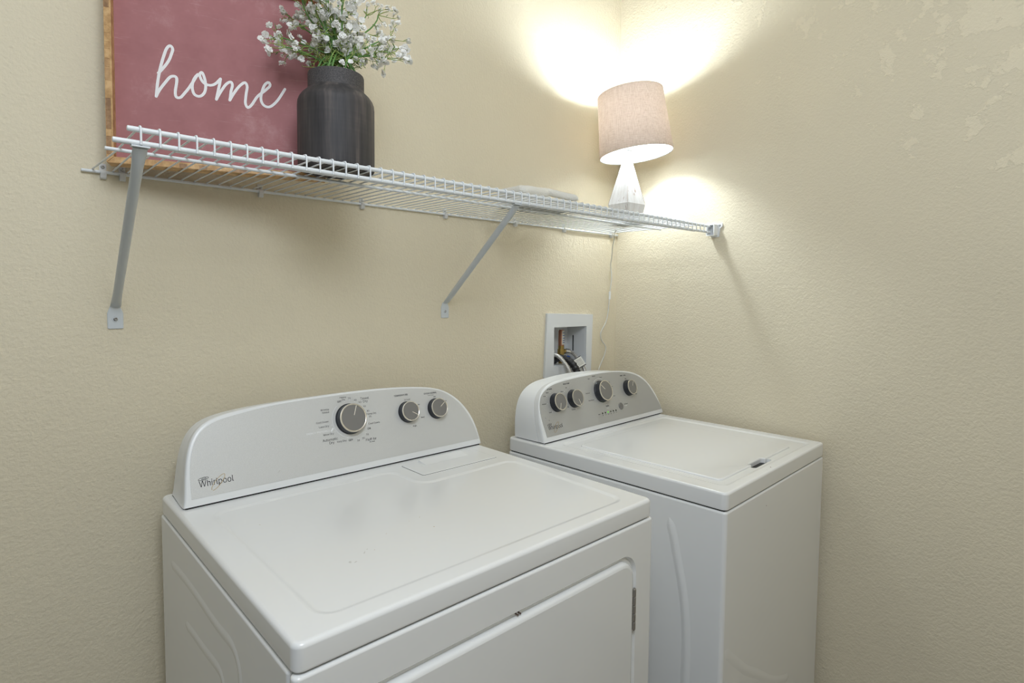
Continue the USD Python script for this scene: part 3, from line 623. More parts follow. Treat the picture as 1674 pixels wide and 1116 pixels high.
# ------------------------------------------------------------------ wire shelf
ZR_, YA, ZA, ZB = 1.5822, -0.4084, 1.5818, 1.5627
RA, RW = 0.0040, 0.0016
SX = -0.86
shelf = thing('wire_shelf', 'long white vinyl-coated wire shelf across the back wall above both machines', 'shelf', (SX, 0, ZR_))
def S(mm): return shift(mm, (-SX, 0, -ZR_))
part(shelf, 'front_rod', S(rod((-1.6765, YA, ZA), (-0.030, YA, ZA), RA, 14)), M['vinyl'], label='upper rod of the front lip')
part(shelf, 'lip_rod', S(rod((-1.6943, YA, ZB), (-0.030, YA, ZB), RA, 14)), M['vinyl'], label='lower rod of the front lip')
part(shelf, 'support_rod', S(rod((-1.6830, -0.2455, ZR_ - 0.0004), (-0.060, -0.2380, ZR_ - 0.0004), 0.0032, 12)), M['vinyl'])
part(shelf, 'back_rod', S(rod((-1.6915, -0.0062, ZR_), (-0.004, -0.0062, ZR_), 0.0031, 12)), M['vinyl'])
part(shelf, 'stiffener_rod', S(rod((-1.615, -0.3960, ZB - 0.0010), (-0.104, -0.3960, ZB - 0.0010), 0.0022, 10)), M['vinyl'])
for k in range(67):
    x = -1.6602 + k * (1.6602 - 0.0512) / 66; zt = ZR_ + 0.0031 + RW; yo = YA - RA - RW
    pts = [(x - 0.0125 if k == 0 else x - 0.004, -0.0035, zt), (x - 0.002, -0.2, zt), (x, YA + 0.001, zt + 0.0002), (x, YA - 0.0028, zt - 0.0006), (x, yo, ZA + 0.0016), (x, yo, ZA - 0.003), (x, yo, ZB + 0.004), (x, yo + 0.0003, ZB - 0.0030)]
    part(shelf, 'deck_wire', S(tube(pts, RW, 8)), M['vinyl'], smooth=60)
DECK = ZR_ + 0.0031 + 2 * RW

# braces
def brace(label, top, plate):
    px, pz = plate
    t = thing('shelf_brace', label, 'shelf brace', (px, 0, pz), 0, 'diagonal braces under the wire shelf')
    L = lambda mm: shift(mm, (-px, 0, -pz))
    a, b = np.array(top, float), np.array((px + 0.0005, -0.006, pz + 0.026))
    d = (b - a) / np.linalg.norm(b - a); side = np.cross(d, (0, 0, 1)); side /= np.linalg.norm(side); nrm = np.cross(side, d)
    rings = []; Ln = np.linalg.norm(b - a)
    for s, w, h in ((0, .0095, .0016), (.012, .0095, .0026), (.035, .0082, .0078), (.08, .0078, .0078), (Ln - .06, .0078, .0078), (Ln - .028, .0084, .0060), (Ln - .008, .0092, .0022), (Ln, .0092, .0016)):
        ang = np.arange(20) * 2 * np.pi / 20; rings.append(a + d * s + np.cos(ang)[:, None] * side * w + np.sin(ang)[:, None] * nrm * h)
    part(t, 'brace_tube', L(loft(rings)), M['bracket'], smooth=50)
    hook = [bx(a[0] - 0.0115, a[0] + 0.0115, YA - 0.0055, YA + 0.0050, ZB - 0.0062, ZB - 0.0042), bx(a[0] - 0.0115, a[0] + 0.0115, YA + 0.0050, YA + 0.0066, ZB - 0.0062, ZB + 0.004)]
    part(t, 'rod_hook', L(trimesh.util.concatenate(hook)), M['bracket'])
    pl = Polygon([(px - 0.0135, pz - 0.0195), (px + 0.0135, pz - 0.0195), (px + 0.0135, pz + 0.012), (px + 0.0085, pz + 0.0265), (px - 0.0085, pz + 0.0265), (px - 0.0135, pz + 0.012)])
    lp = loop_of(rounded(pl, 0.003), 0.004); lp = lp if Polygon(lp).exterior.is_ccw else lp[::-1]
    q = loft([np.column_stack([lp[:, 0], np.full(len(lp), 0.0), lp[:, 1]]), np.column_stack([lp[:, 0], np.full(len(lp), -0.0022), lp[:, 1]]), (lambda i: np.column_stack([i[:, 0], np.full(len(i), -0.0030), i[:, 1]]))(inset(lp, 0.0012))])
    part(t, 'wall_plate', L(fix(q)), M['bracket'], smooth=40)
    ring_ = frame(lathe([(0.0035, 0), (0.0058, 0), (0.0054, 0.0012), (0.0035, 0.0012)], 20), (px, -0.0028, pz), (1, 0, 0), (0, 0, 1), (0, -1, 0))
    sc = frame(lathe([(0, 0), (0.0042, 0), (0.0040, 0.0012), (0.0024, 0.0022), (0.0010, 0.0012), (0, 0.0012)], 16), (px, -0.0028, pz), (1, 0, 0), (0, 0, 1), (0, -1, 0))
    s_ = part(t, 'screw', L(sc), M['screw']); part(s_, 'washer_ring', L(ring_), M['bracket'])
brace('long grey metal shelf brace at the left end, under the pink sign', (-1.6605, YA + 0.0010, ZB - 0.0068), (-1.6428, 1.2915))
brace('slanting grey metal shelf brace in the middle, above the gap between the machines', (-0.9140, YA + 0.0010, ZB - 0.0068), (-0.8276, 1.2960))

# wall clips
cl_names = ['first from the left, at the shelf end', 'second from the left, close beside the first', 'third from the left, under the vase', 'fourth from the left', 'fifth from the left, before the brace', 'sixth from the left, right of the brace', 'seventh from the left, under the towel', 'eighth, in the corner by the cord']
for x, nm in zip((-1.6562, -1.6243, -1.3556, -1.0975, -0.8295, -0.5485, -0.3122, -0.0430), cl_names):
    t = thing('shelf_clip', 'white plastic wall clip on the back rod, ' + nm, 'clip', (x, 0, ZR_), 0, 'wall clips along the back rod of the shelf')
    lp = rrect(-0.0058, 0.0058, 0.002, 0.0175, 0.0022, 4)
    q = loft([np.column_stack([lp[:, 0], np.full(len(lp), 0.0), lp[:, 1]]), np.column_stack([lp[:, 0], np.full(len(lp), -0.0027), lp[:, 1]])])
    part(t, 'screw_tab', fix(q), M['clip'])
    pr = []                                                    # J hook under the rod
    for k in range(13):
        a = math.radians(100 - 20 * k + 0); pr.append((-0.0062 + 0.0050 * math.cos(a), 0.0 + 0.0050 * math.sin(a)))
    arc = LineString([(-0.0012, 0.004)] + [(-0.0062 + 0.0055 * math.cos(math.radians(a)), 0.0055 * math.sin(math.radians(a))) for a in range(20, -200, -15)]).buffer(0.0019)
    tip = Polygon([(-0.0110, -0.004), (-0.0005, -0.004), (-0.002, -0.0105), (-0.0055, -0.0125), (-0.009, -0.0105)]).buffer(0.0008)
    hk = extrude(arc.union(tip), 0.0100, -0.0050)
    part(t, 'hook', frame(hk, (0, 0, 0), (0, 1, 0), (0, 0, 1), (1, 0, 0)), M['clip'], smooth=40)
    part(t, 'screw', frame(lathe([(0, 0), (0.0037, 0), (0.0034, 0.0010), (0.0020, 0.0017), (0.0008, 0.0009), (0, 0.0009)], 14), (0, -0.0026, 0.0105), (1, 0, 0), (0, 0, 1), (0, -1, 0)), M['screw'])

# end bracket on the right wall
eb = thing('shelf_end_bracket', 'white plastic end bracket screwed to the right wall, holding the shelf front', 'bracket', (0, YA, 1.572))
yz = lambda poly, h, x0: frame(extrude(poly, h), (x0, 0, 0), (0, -1, 0), (0, 0, 1), (-1, 0, 0))
pl = rounded(Polygon([(-0.0265, 0.021), (0.032, 0.021), (0.032, 0.010), (0.024, 0.004), (0.021, -0.0245), (-0.006, -0.0245), (-0.014, -0.010), (-0.0265, 0.008)]), 0.003)
part(eb, 'wall_plate', yz(pl, 0.005, 0.0), M['plastic_white'])
sock = rounded(sbox(-0.0125, -0.0210, 0.0170, 0.0175), 0.003); hollow = rounded(sbox(-0.0090, -0.0180, 0.0135, 0.0145), 0.002)
part(eb, 'rod_socket', yz(sock.difference(hollow), 0.026, -0.005), M['plastic_white'])
for yy in (-0.0150, 0.0225):
    part(eb, 'screw', frame(lathe([(0, 0), (0.0042, 0), (0.0038, 0.0014), (0.0018, 0.0022), (0, 0.0014)], 16), (-0.005, -yy, 0.0150), (0, -1, 0), (0, 0, 1), (-1, 0, 0)), M['screw'])

# ------------------------------------------------------------------ pink sign
SGL = (-1.6598, -0.0828, DECK + 0.0004)
sign = UsdGeom.Xform.Define(stage, numbered('/World/framed_sign'))
sign.AddTranslateOp().Set(Gf.Vec3d(*SGL)); sign.AddRotateZOp().Set(-20.0); sign.AddRotateXOp().Set(-2.0)
sign = meta(sign.GetPrim(), 'pink chalky sign reading home in white script, in a bamboo frame', 'sign')
SW, SH, FD, FW, BI = 0.391, 0.386, 0.033, 0.0115, 0.020
def rail(o, a, L):  # mitred rail in sign plane: o start corner, a direction angle
    pts = Polygon([(0.0004, 0), (L - 0.0004, 0), (L - FW - 0.0004, FW), (FW + 0.0004, FW)])
    e = extrude(pts, FD); ca, sa = math.cos(a), math.sin(a)
    e.apply_transform(np.array([[ca, -sa, 0, o[0]], [sa, ca, 0, o[1]], [0, 0, 1, 0], [0, 0, 0, 1]]))
    return frame(e, (0, FD, 0), (1, 0, 0), (0, 0, 1), (0, -1, 0))
random.seed(7)
for nm, o, a, L in (('bottom', (0, 0), 0, SW), ('right', (SW, 0), math.pi / 2, SH), ('top', (SW, SH), math.pi, SW), ('left', (0, SH), -math.pi / 2, SH)):
    rl = part(sign, 'frame_rail', rail(o, a, L), M['bamboo_light'], smooth=False)
    s0 = FW + 0.002; d = np.array([math.cos(a), math.sin(a)]); nn = np.array([-math.sin(a), math.cos(a)])
    while s0 < L - FW - 0.006:                       # butt-jointed bamboo blocks along the face
        ln = random.uniform(0.012, 0.034); s1 = min(s0 + ln, L - FW - 0.002)
        c = [np.array(o) + d * q + nn * w for q, w in ((s0 + .0002, 0.0006), (s1 - .0002, 0.0006), (s1 - .0002, FW - 0.0030), (s0 + .0002, FW - 0.0030))]
        e = extrude(Polygon(c), 0.0006); part(rl, 'bamboo_block', frame(e, (0, 0.0001, 0), (1, 0, 0), (0, 0, 1), (0, -1, 0)), random.choice([M['bamboo_light'], M['bamboo_light'], M['bamboo_mid'], M['bamboo_dark']]), smooth=False)
        s0 = s1
board = part(sign, 'board', bx(FW - 0.003, SW - FW + 0.003, BI, BI + 0.004, FW - 0.003, SH - FW + 0.003), M['chalk_pink'], smooth=False)
STROKES = [
 [(0.0789, 0.1395), (0.0802, 0.1534), (0.0826, 0.1734), (0.0863, 0.1936), (0.0907, 0.212), (0.0955, 0.2285), (0.1001, 0.2383), (0.1043, 0.2414), (0.1077, 0.2381), (0.1069, 0.2284), (0.1029, 0.2159), (0.0957, 0.2022), (0.0887, 0.192), (0.0834, 0.1853)],
 [(0.0789, 0.1395), (0.0874, 0.1576), (0.098, 0.1738), (0.1068, 0.1826), (0.1124, 0.1826), (0.1143, 0.1734), (0.112, 0.158), (0.1115, 0.148), (0.1138, 0.1424), (0.1184, 0.1422), (0.1248, 0.1487), (0.132, 0.1589), (0.1411, 0.1742), (0.1503, 0.1916)],
 [(0.1514, 0.193), (0.1455, 0.1849), (0.1414, 0.1722), (0.1416, 0.1602), (0.1457, 0.1516), (0.1528, 0.1498), (0.1601, 0.1548), (0.1646, 0.1676), (0.1641, 0.1816), (0.1614, 0.1925), (0.1579, 0.198), (0.155, 0.1947), (0.1559, 0.1864), (0.1608, 0.1783), (0.1687, 0.1746), (0.1778, 0.176), (0.1852, 0.1819), (0.1916, 0.1902)],
 [(0.1916, 0.1902), (0.1895, 0.1773), (0.1864, 0.1626), (0.1836, 0.1479)],
 [(0.1836, 0.1479), (0.1893, 0.1601), (0.1972, 0.1743), (0.2055, 0.1845), (0.2107, 0.1865), (0.2129, 0.1827), (0.2113, 0.1722), (0.2096, 0.1618), (0.2079, 0.1496)],
 [(0.2079, 0.1496), (0.2145, 0.1628), (0.2229, 0.1764), (0.2309, 0.1858), (0.237, 0.1892), (0.24, 0.1846), (0.2391, 0.1721), (0.2373, 0.1574), (0.2372, 0.1449), (0.2409, 0.1392), (0.2466, 0.1433), (0.2541, 0.1555), (0.2619, 0.167), (0.2717, 0.1759), (0.2796, 0.1841), (0.284, 0.1919), (0.2817, 0.1962), (0.2762, 0.1933), (0.2702, 0.182), (0.2665, 0.1676), (0.2668, 0.1551), (0.2721, 0.1471), (0.2798, 0.1452), (0.2889, 0.1506), (0.2981, 0.1615), (0.3061, 0.1749), (0.3126, 0.1868)]]
lines = unary_union([LineString(smooth_path(s, 90)).buffer(0.0026) for s in STROKES]).simplify(0.00015)
part(board, 'home_lettering', frame(extrude(lines, 0.0004), (0, BI, 0), (1, 0, 0), (0, 0, 1), (0, -1, 0)), M['board_white'], smooth=False)

# ------------------------------------------------------------------ vase and baby's breath
VX, VY = -1.3064, -0.2986
vase = thing('vase', 'dark charcoal washed-wood vase with short neck, standing before the pink sign', 'vase', (VX, VY, DECK + 0.0003))
prof = [(0, 0.0), (0.066, 0.0), (0.0715, 0.002), (0.0735, 0.006), (0.0738, 0.03), (0.0738, 0.126), (0.0730, 0.134), (0.0705, 0.1405), (0.0655, 0.1475), (0.0590, 0.1535), (0.0555, 0.1570), (0.0542, 0.1600)]
part(vase, 'body', lathe(prof, 64), M['vase'], smooth=50)
part(vase, 'neck', lathe([(0.0542, 0.1598), (0.0537, 0.1650), (0.0537, 0.1870), (0.0528, 0.1895), (0.0508, 0.1900), (0.0480, 0.1890), (0.0470, 0.1860), (0.0465, 0.13), (0.0, 0.13)], 64), M['vase_rim'], smooth=50)
rng = np.random.default_rng(12)
bq = thing('flower_bouquet', "bunch of white baby's breath with green stems, in the dark vase", 'flowers', (VX, VY, DECK + 0.19))
SN = np.array([math.sin(math.radians(-20)), -math.cos(math.radians(-20))])     # toward the room from the sign
def floret_mesh(r, c, rg):
    """a small double bloom: three whorls of notched petals round a tight heart"""
    ax_ = rg.normal(0, 1, 3) + np.array([0, 0, 0.6]); ax_ /= np.linalg.norm(ax_)
    u = np.cross(ax_, (0.31, 0.77, 0.2)); u /= np.linalg.norm(u); w = np.cross(ax_, u); v, f = [], []
    for n_, el, sc in ((6, -0.15, 1.0), (6, 0.45, 0.92), (4, 1.0, 0.75)):
        a0 = rg.uniform(0, 6.28)
        for k in range(n_):
            a = a0 + 2 * math.pi * k / n_ + rg.uniform(-0.2, 0.2); e = el + rg.uniform(-0.2, 0.2); L = r * sc * rg.uniform(0.8, 1.15)
            h = u * math.cos(a) + w * math.sin(a); sd = -u * math.sin(a) + w * math.cos(a); d = h * math.cos(e) + ax_ * math.sin(e); o = len(v)
            v += [c, c + d * L * 0.62 + sd * L * 0.42, c + d * L * 1.0 + sd * L * 0.24, c + d * L * 0.90 + ax_ * L * 0.05, c + d * L * 1.0 - sd * L * 0.24, c + d * L * 0.62 - sd * L * 0.42]
            f += [(o, o + 1, o + 3), (o + 1, o + 2, o + 3), (o, o + 3, o + 5), (o + 3, o + 4, o + 5)]
    return trimesh.Trimesh(np.array(v), f, process=False)
def leaf_blade(p, d, L, w):
    d = d / np.linalg.norm(d); sd = np.cross(d, (0.2, 0.1, 1.0)); sd /= np.linalg.norm(sd)
    v = np.array([p, p + d * L * 0.45 + sd * w, p + d * L, p + d * L * 0.45 - sd * w, p + d * L * 0.45 + np.cross(d, sd) * w * 0.5])
    return trimesh.Trimesh(v, [(0, 1, 4), (1, 2, 4), (2, 3, 4), (3, 0, 4)], process=False)
nfl = 0
NST = 26
extra = []
for i in range(NST):
    phi = 2 * math.pi * (i * 0.618); fr = ((i * 0.37) % 1.0); tgt_r = 0.118 * math.sqrt(0.08 + 0.92 * fr); hz = 0.055 + 0.095 * (1 - (tgt_r / 0.125) ** 2) * rng.uniform(0.75, 1.25)
    if i % 4 == 0: hz = rng.uniform(0.012, 0.05); tgt_r = rng.uniform(0.088, 0.112)
    if i in (5, 13, 19): hz += 0.05
    tgt = np.array([math.cos(phi) * tgt_r, math.sin(phi) * tgt_r])
    bk = np.dot(tgt, SN)
    if bk < -0.045: tgt += SN * (-0.045 - bk) * 0.95
    a0 = rng.uniform(0, 2 * math.pi); p0 = np.array([0.022 * math.cos(a0), 0.022 * math.sin(a0), -0.05])
    ex = rng.uniform(-0.022, 0.022, 2); exit_ = np.array([-0.027 * math.cos(phi) + tgt[0] * 0.15 + ex[0], -0.027 * math.sin(phi) + tgt[1] * 0.15 + ex[1], 0.012])
    exit_[:2] *= min(1.0, 0.037 / (np.linalg.norm(exit_[:2]) + 1e-9))
    mid = np.array([tgt[0] * 0.55 + rng.uniform(-.012, .012), tgt[1] * 0.55 + rng.uniform(-.012, .012), 0.028 + hz * 0.55])
    end = np.array([tgt[0], tgt[1], 0.02 + hz])
    path = smooth_path([p0, exit_, mid, end], 18)
    st = part(bq, 'stem', tube(path, np.linspace(0.0025, 0.0012, 18), 6), M['stem'], smooth=True)
    twigs, leaves = [], []
    tips = []
    for q in (0.42, 0.50, 0.58, 0.66, 0.74, 0.82, 0.91, 1.0):
        ip = min(17, int(q * 17)); pt = path[ip]; tn = path[ip] - path[max(0, ip - 1)]; tn /= np.linalg.norm(tn)
        for _ in range(2 if q < 1 else 4):
            dv = tn * 0.55 + rng.normal(0, 0.60, 3) + np.array([pt[0], pt[1], 0.02]) * 3.0; dv /= np.linalg.norm(dv)
            L = rng.uniform(0.016, 0.036); e1 = pt + dv * L
            c1 = pt + dv * L * 0.5 + rng.normal(0, 0.003, 3)
            twigs.append(tube(smooth_path([pt, c1, e1], 5), np.linspace(0.0010, 0.0006, 5), 4))
            if rng.random() < 0.7: leaves.append(leaf_blade(c1, dv + rng.normal(0, 0.5, 3), rng.uniform(0.008, 0.018), 0.0013))
            for _k in range(1 if q < 0.6 else 2):
                d2 = dv + rng.normal(0, 0.7, 3); d2 /= np.linalg.norm(d2); e2 = e1 + d2 * rng.uniform(0.005, 0.015)
                twigs.append(tube([e1, (e1 + e2) / 2 + rng.normal(0, 0.001, 3), e2], [0.0006, 0.0005, 0.0005], 4)); tips.append(e2)
    part(st, 'twigs', trimesh.util.concatenate(twigs), M['twig'], smooth=True)
    if leaves: part(st, 'leaves', trimesh.util.concatenate(leaves), M['leaf'], smooth=False)
    rng.shuffle(tips)
    for k, e2 in enumerate(tips):
        bk = np.dot(e2[:2], SN); rr_ = np.linalg.norm(e2[:2])
        if bk < -0.070: continue
        if e2[2] < 0.004 and rr_ < 0.066: continue
        if rr_ < 0.075 and e2[2] < 0.045 and rng.random() < 0.8: continue
        fm = floret_mesh(rng.uniform(0.0056, 0.0074), e2, rng)
        if k < 13 and nfl < 299: part(st, 'floret', fm, M['petal'], smooth=False); nfl += 1
        else: extra.append(fm)
if extra: part(bq, 'small_florets', trimesh.util.concatenate(extra), M['petal'], smooth=False, kind='stuff')

# ------------------------------------------------------------------ folded towel
tw = thing('towel', 'folded white terry towel lying on the shelf between the vase and the lamp', 'towel', (-0.671, -0.2285, DECK + 0.0004), 0)
def pillow(x0, x1, y0, y1, z0, z1, r, seed):
    e = min(r, (z1 - z0) / 2 * 0.95); rings = []
    for k in range(-4, 5):
        a = math.pi / 2 * k / 4; d = e * (1 - math.cos(a)); rings.append((rrect(x0 + d, x1 - d, y0 + d, y1 - d, 0.016, 6), (z0 + z1) / 2 + ((z1 - z0) / 2) * math.sin(a)))
    mm = z_loft(rings); mm = mm.subdivide().subdivide(); v = mm.vertices.copy()
    n = meshkit.fbm(v * 32, 3, seed) - 0.5; v[:, 2] += n * 0.007 * (v[:, 2] > z0 + 0.002); v[:, 0] += (meshkit.fbm(v * 25 + 9, 2, seed) - 0.5) * 0.006
    return trimesh.Trimesh(v, mm.faces, process=False)
part(tw, 'lower_fold', pillow(-0.105, 0.105, -0.062, 0.062, 0.0, 0.0250, 0.011, 1), M['towel'], smooth=True)
part(tw, 'upper_fold', pillow(-0.108, 0.002, -0.056, 0.060, 0.0235, 0.0520, 0.013, 2), M['towel'], smooth=True)
rp = smooth_path([(-0.030, 0.040, 0.046), (-0.018, 0.028, 0.0510), (0.005, 0.008, 0.0545), (0.022, -0.010, 0.0530), (0.060, -0.037, 0.0440), (0.090, -0.062, 0.0365), (0.098, -0.068, 0.0345)], 30)
part(tw, 'rolled_edge', tube(rp, np.r_[0.004, 0.007, 0.0088, np.full(24, 0.0100), 0.0095, 0.0078, 0.0040], 14), M['towel'], smooth=True)

# ------------------------------------------------------------------ table lamp
LX, LY = -0.2185, -0.2045
lamp = thing('table_lamp', 'lit table lamp with tilted linen drum shade and whitewashed faceted wooden base', 'lamp', (LX, LY, DECK + 0.0004))
rgt = np.array([0.5949, -0.8038]); brg = math.radians(36.5)      # the base stands with an edge toward the room; the shade leans along rgt
def square(s, z, rot=brg + math.radians(3), ch=0.10):
    pts = []
    for k in range(4):
        a = rot + k * math.pi / 2
        for da in (-ch, ch): pts.append((s * math.cos(a + da * 0.35), s * math.sin(a + da * 0.35), z))
    return np.array(pts)
bs = loft([square(0.046, 0.003), square(0.0485, 0.006), square(0.0615, 0.0655), square(0.0618, 0.0665), square(0.0612, 0.0675), square(0.0165, 0.214), square(0.0150, 0.217)])
bp = part(lamp, 'base', bs, M['whitewash'], smooth=False)
edges = []
for k in range(4):
    a = brg + math.radians(3) + k * math.pi / 2; a2 = a + math.pi / 2
    p = lambda s, z, aa: (s * math.cos(aa), s * math.sin(aa), z)
    edges += [tube([p(0.0612, 0.0685, a), p(0.0450, 0.122, a)], [0.0009, 0.0005], 5), tube([p(0.0613, 0.0666, a), p(0.0613, 0.0666, a2)], 0.0011, 5), tube([p(0.0603, 0.062, a), p(0.0478, 0.006, a)], 0.0006, 5)]
part(bp, 'worn_edge', trimesh.util.concatenate(edges), M['worn_edge'], smooth=True)
part(bp, 'felt_pad', loft([square(0.045, 0.0), square(0.045, 0.0032)]), M['felt'], smooth=False)
part(lamp, 'neck', lathe([(0, 0.216), (0.0120, 0.216), (0.0120, 0.245), (0.0150, 0.247), (0.0150, 0.321), (0, 0.321)], 24), M['plastic_white'])
# the shade hangs crooked: its axis leans to the left of the lamp
tl = math.radians(7.0); ax = np.array([-rgt[0] * math.sin(tl), -rgt[1] * math.sin(tl), math.cos(tl)])
sex = np.array([rgt[0] * math.cos(tl), rgt[1] * math.cos(tl), math.sin(tl)]); sey = np.cross(ax, sex)
SB = np.array([rgt[0] * 0.0290, rgt[1] * 0.0290, 0.2330])
HS, RB, RT = 0.204, 0.1225, 0.1085
TS = (SB, sex, sey, ax)
part(lamp, 'shade', frame(lathe([(RB - 0.0006, -0.0006), (RB, 0.0), (RB + 0.0001, 0.004), (RT + 0.0001, HS - 0.004), (RT, HS), (RT - 0.0006, HS + 0.0006)], 72), *TS), M['linen'], smooth=40)
part(lamp, 'shade_lining', frame(lathe([(RT - 0.0008, HS + 0.0004), (RT - 0.0012, HS - 0.002), (RB - 0.0012, 0.002), (RB - 0.0008, -0.0004)], 72), *TS), M['lining'], smooth=40)
def ring_tube(R_, z, r): 
    a = np.linspace(0, 2 * math.pi, 49); return tube(np.column_stack([R_ * np.cos(a), R_ * np.sin(a), np.full(49, z)]), r, 6)
wire = part(lamp, 'shade_wire', frame(ring_tube(RB - 0.0016, 0.0012, 0.0011), *TS), M['chrome'])
part(wire, 'top_ring', frame(ring_tube(RT - 0.0016, HS - 0.001, 0.0011), *TS), M['chrome'])
for k in range(3):
    a = 2 * math.pi * k / 3 + 0.5; part(wire, 'spoke', frame(tube([(0.008 * math.cos(a), 0.008 * math.sin(a), HS - 0.004), (RT * 0.97 * math.cos(a), RT * 0.97 * math.sin(a), HS - 0.0015)], 0.0011, 6), *TS), M['chrome'])
part(lamp, 'finial', frame(lathe([(0, HS - 0.012), (0.0095, HS - 0.012), (0.0095, HS - 0.004), (0.004, HS), (0.0065, HS + 0.005), (0.0075, HS + 0.010), (0.005, HS + 0.015), (0, HS + 0.0165)], 20), *TS), M['plastic_white'])
hp = [frame(tube(smooth_path([(s * 0.014, 0, 0.022), (s * 0.040, 0, 0.055), (s * 0.042, 0, 0.120), (s * 0.020, 0, 0.180), (0.0, 0, HS - 0.012)], 20), 0.0012, 6), *TS) for s in (-1, 1)]
part(lamp, 'harp', hp[0], M['chrome']); part(lamp, 'harp', hp[1], M['chrome'])
part(lamp, 'bulb', shift(lathe([(0.010, 0.285), (0.015, 0.292), (0.0290, 0.308), (0.0375, 0.330), (0.0360, 0.352), (0.024, 0.369), (0, 0.376)], 28), (0, 0, 0.036)), M['bulb'], smooth=True, label='glowing bulb')
# cord
cpts = [(-0.176, -0.176, DECK + 0.004), (-0.150, -0.140, DECK + 0.003), (-0.118, -0.094, DECK + 0.001), (-0.1050, -0.070, DECK - 0.006), (-0.0985, -0.062, 1.560), (-0.0850, -0.045, 1.530), (-0.0600, -0.022, 1.4870), (-0.0516, -0.012, 1.4719), (-0.0450, -0.012, 1.4249), (-0.0508, -0.012, 1.3775), (-0.0560, -0.012, 1.3400), (-0.0632, -0.012, 1.2828), (-0.0808, -0.012, 1.2359), (-0.1058, -0.012, 1.2014), (-0.1015, -0.012, 1.1777), (-0.0745, -0.012, 1.1479), (-0.0812, -0.012, 1.1174), (-0.1098, -0.012, 1.0721), (-0.120, -0.012, 1.00), (-0.121, -0.012, 0.60)]
cp = smooth_path(cpts, 150) - np.array([LX, LY, DECK + 0.0004])
crd = part(lamp, 'power_cord', tube(cp, 0.0019, 7), M['cord'], smooth=True)
part(crd, 'line_switch', shift(slab(-0.0040, 0.0040, -0.0035, 0.0035, -0.018, 0.012, 0.003, 0.002), np.array([-0.0545, -0.0120, 1.350]) - np.array([LX, LY, DECK + 0.0004])), M['plastic_white'])

# ------------------------------------------------------------------ washing machine outlet box and hoses
ob = thing('outlet_box', 'white recessed washer outlet box in the back wall, above the washer', 'outlet box', (-0.272, 0, 1.16))
O = lambda mm: shift(mm, (0.272, 0, -1.16))
xz = lambda poly, h, y1: frame(extrude(poly, h), (0, y1, 0), (1, 0, 0), (0, 0, 1), (0, -1, 0))
outer_p = Polygon([(-0.4040, 1.058), (-0.1580, 1.050), (-0.1510, 1.2735), (-0.3940, 1.2810)]).buffer(0.002)
cut = sbox(-0.3600, 1.0930, -0.1850, 1.2325)
part(ob, 'face_frame', O(xz(outer_p.difference(cut), 0.008, 0.0)), M['box_white'])
ins = [bx(-0.3620, -0.3600, 0.0, 0.090, 1.091, 1.2345), bx(-0.1855, -0.1835, 0.0, 0.090, 1.091, 1.2345), bx(-0.3620, -0.1835, 0.0, 0.090, 1.2325, 1.2345), bx(-0.3620, -0.1835, 0.0, 0.090, 1.091, 1.093), bx(-0.3620, -0.1835, 0.088, 0.090, 1.091, 1.2345)]
part(ob, 'box_liner', O(trimesh.util.concatenate(ins)), M['box_white'], smooth=False)
part(ob, 'box_slot', O(bx(-0.1862, -0.1853, 0.055, 0.060, 1.135, 1.195)), M['dark_gap'], smooth=False)
cyl = lambda x, y, z0, z1, r, n=18: tube([(x, y, z0), (x, y, z1)], r, n)
VXX, VYY = -0.2600, 0.050
ar = part(ob, 'water_hammer_arrestor', O(trimesh.util.concatenate([cyl(VXX, VYY, 1.158, 1.214, 0.0105), cyl(VXX, VYY, 1.213, 1.218, 0.0085)])), M['copper'])
lab = trimesh.Trimesh(*(lambda a: (np.array([(VXX + 0.0108 * math.cos(t), VYY + 0.0108 * math.sin(t), z) for z in (1.163, 1.216) for t in a]), [(i, i + 1, i + len(a) + 1) for i in range(len(a) - 1)] + [(i, i + len(a) + 1, i + len(a)) for i in range(len(a) - 1)]))(np.radians(np.linspace(-125, 20, 14))), process=False)
al = part(ar, 'sticker', O(lab), M['tag'])
part(ar, 'sticker_print', O(trimesh.util.concatenate([bx(VXX - 0.004, VXX + 0.006, VYY - 0.0113, VYY - 0.0108, z, z + 0.0022) for z in (1.170, 1.178, 1.186, 1.196, 1.206)])), M['blue_ink'], smooth=False)
part(ob, 'brass_valve', O(trimesh.util.concatenate([cyl(VXX, VYY, 1.093, 1.126, 0.0095), cyl(VXX, VYY, 1.126, 1.146, 0.0140, 6), cyl(VXX, VYY, 1.146, 1.159, 0.0110), tube([(VXX, VYY, 1.136), (VXX + 0.020, VYY - 0.004, 1.137)], 0.0085, 14)])), M['brass'])
part(ob, 'valve_handle', O(tube([(VXX + 0.016, VYY - 0.014, 1.118), (VXX + 0.020, VYY - 0.026, 1.116)], 0.0045, 10)), M['blue_handle'])
h1 = thing('water_hose', 'braided steel water hose with white paper tag, right one leaving the outlet box', 'hose', (-0.236, 0.038, 1.137))
H = lambda mm: shift(mm, (0.236, -0.038, -1.137))
p1 = smooth_path([(-0.238, 0.046, 1.1372), (-0.221, 0.030, 1.1310), (-0.2265, 0.004, 1.1190), (-0.2370, -0.025, 1.1014), (-0.2380, -0.045, 1.078), (-0.2370, -0.054, 1.04), (-0.236, -0.058, 0.98), (-0.236, -0.060, 0.75)], 70)
part(h1, 'braid', H(tube(p1, 0.0066, 12)), M['braid'], smooth=True)
part(h1, 'coupling_nut', H(tube([(-0.2405, 0.0455, 1.1372), (-0.2270, 0.0360, 1.1345)], 0.0112, 12)), M['chrome'])
kt = int(np.argmin(np.abs(p1[:, 2] - 1.100))); td = p1[kt + 2] - p1[kt - 2]; td /= np.linalg.norm(td); tc_ = p1[kt]
room = np.array([0.674, 0.738, -0.056])        # the tag faces into the room
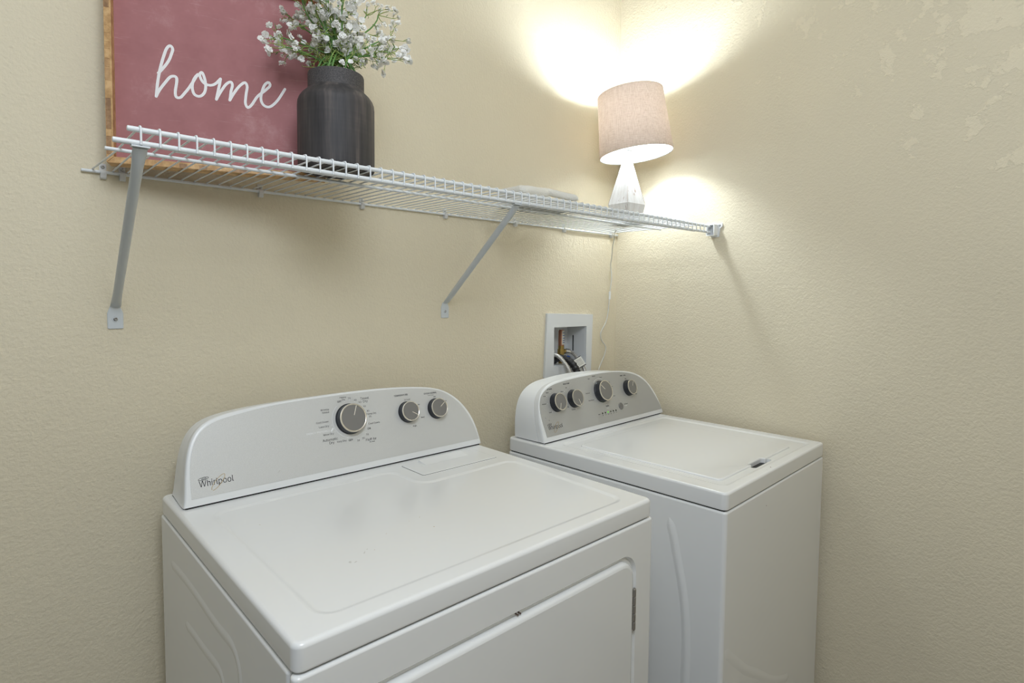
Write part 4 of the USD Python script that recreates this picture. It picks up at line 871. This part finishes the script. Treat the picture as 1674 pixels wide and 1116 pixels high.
tag_s = np.cross(td, room); tag_s /= np.linalg.norm(tag_s); tag_n = np.cross(tag_s, td)
if np.dot(tag_n, room) > 0: tag_n = -tag_n; tag_s = -tag_s
tg = part(h1, 'paper_tag', H(frame(bx(-0.017, 0.017, -0.0225, 0.0225, 0.0068, 0.0080), tc_ + tag_s * 0.004, tag_s, td, tag_n)), M['tag'], smooth=False)
ln = [bx(-0.017, 0.017, -0.0225, -0.0195, 0.0079, 0.0083), bx(-0.017, 0.017, 0.0195, 0.0225, 0.0079, 0.0083)] + [bx(-0.013, 0.010 - 0.003 * (k % 2), y, y + 0.0008, 0.0079, 0.0083) for k, y in enumerate((-0.012, -0.008, -0.004, 0.001, 0.006, 0.011))]
part(tg, 'tag_print', H(frame(trimesh.util.concatenate(ln), tc_ + tag_s * 0.004, tag_s, td, tag_n)), M['ink'], smooth=False)
h2 = thing('water_hose', 'braided steel water hose without a tag, left one leaving the outlet box', 'hose', (-0.355, 0.04, 1.132))
p2 = smooth_path([(-0.352, 0.048, 1.126), (-0.345, 0.022, 1.1335), (-0.333, 0.002, 1.1305), (-0.322, -0.016, 1.1130), (-0.314, -0.034, 1.088), (-0.310, -0.044, 1.060), (-0.309, -0.050, 1.0), (-0.309, -0.050, 0.75)], 50)
part(h2, 'braid', shift(tube(p2, 0.0072, 12), (0.355, -0.04, -1.132)), M['braid'], smooth=True)
part(h2, 'coupling_nut', shift(tube([(-0.3525, 0.060, 1.1175), (-0.3515, 0.046, 1.1270)], 0.0105, 12), (0.355, -0.04, -1.132)), M['chrome'])
h3 = thing('drain_hose', 'black corrugated rubber drain hose curving out of the outlet box', 'hose', (-0.315, 0.04, 1.10))
p3 = smooth_path([(-0.315, 0.050, 1.098), (-0.312, 0.038, 1.108), (-0.300, 0.018, 1.1180), (-0.285, -0.002, 1.1125), (-0.275, -0.026, 1.094), (-0.270, -0.040, 1.066), (-0.268, -0.046, 1.02), (-0.268, -0.048, 0.75)], 160)
rr3 = 0.0125 + 0.0012 * np.sin(np.arange(160) * 1.3)
part(h3, 'corrugated_tube', shift(tube(p3, rr3, 16), (0.315, -0.04, -1.10)), M['rubber'], smooth=40)
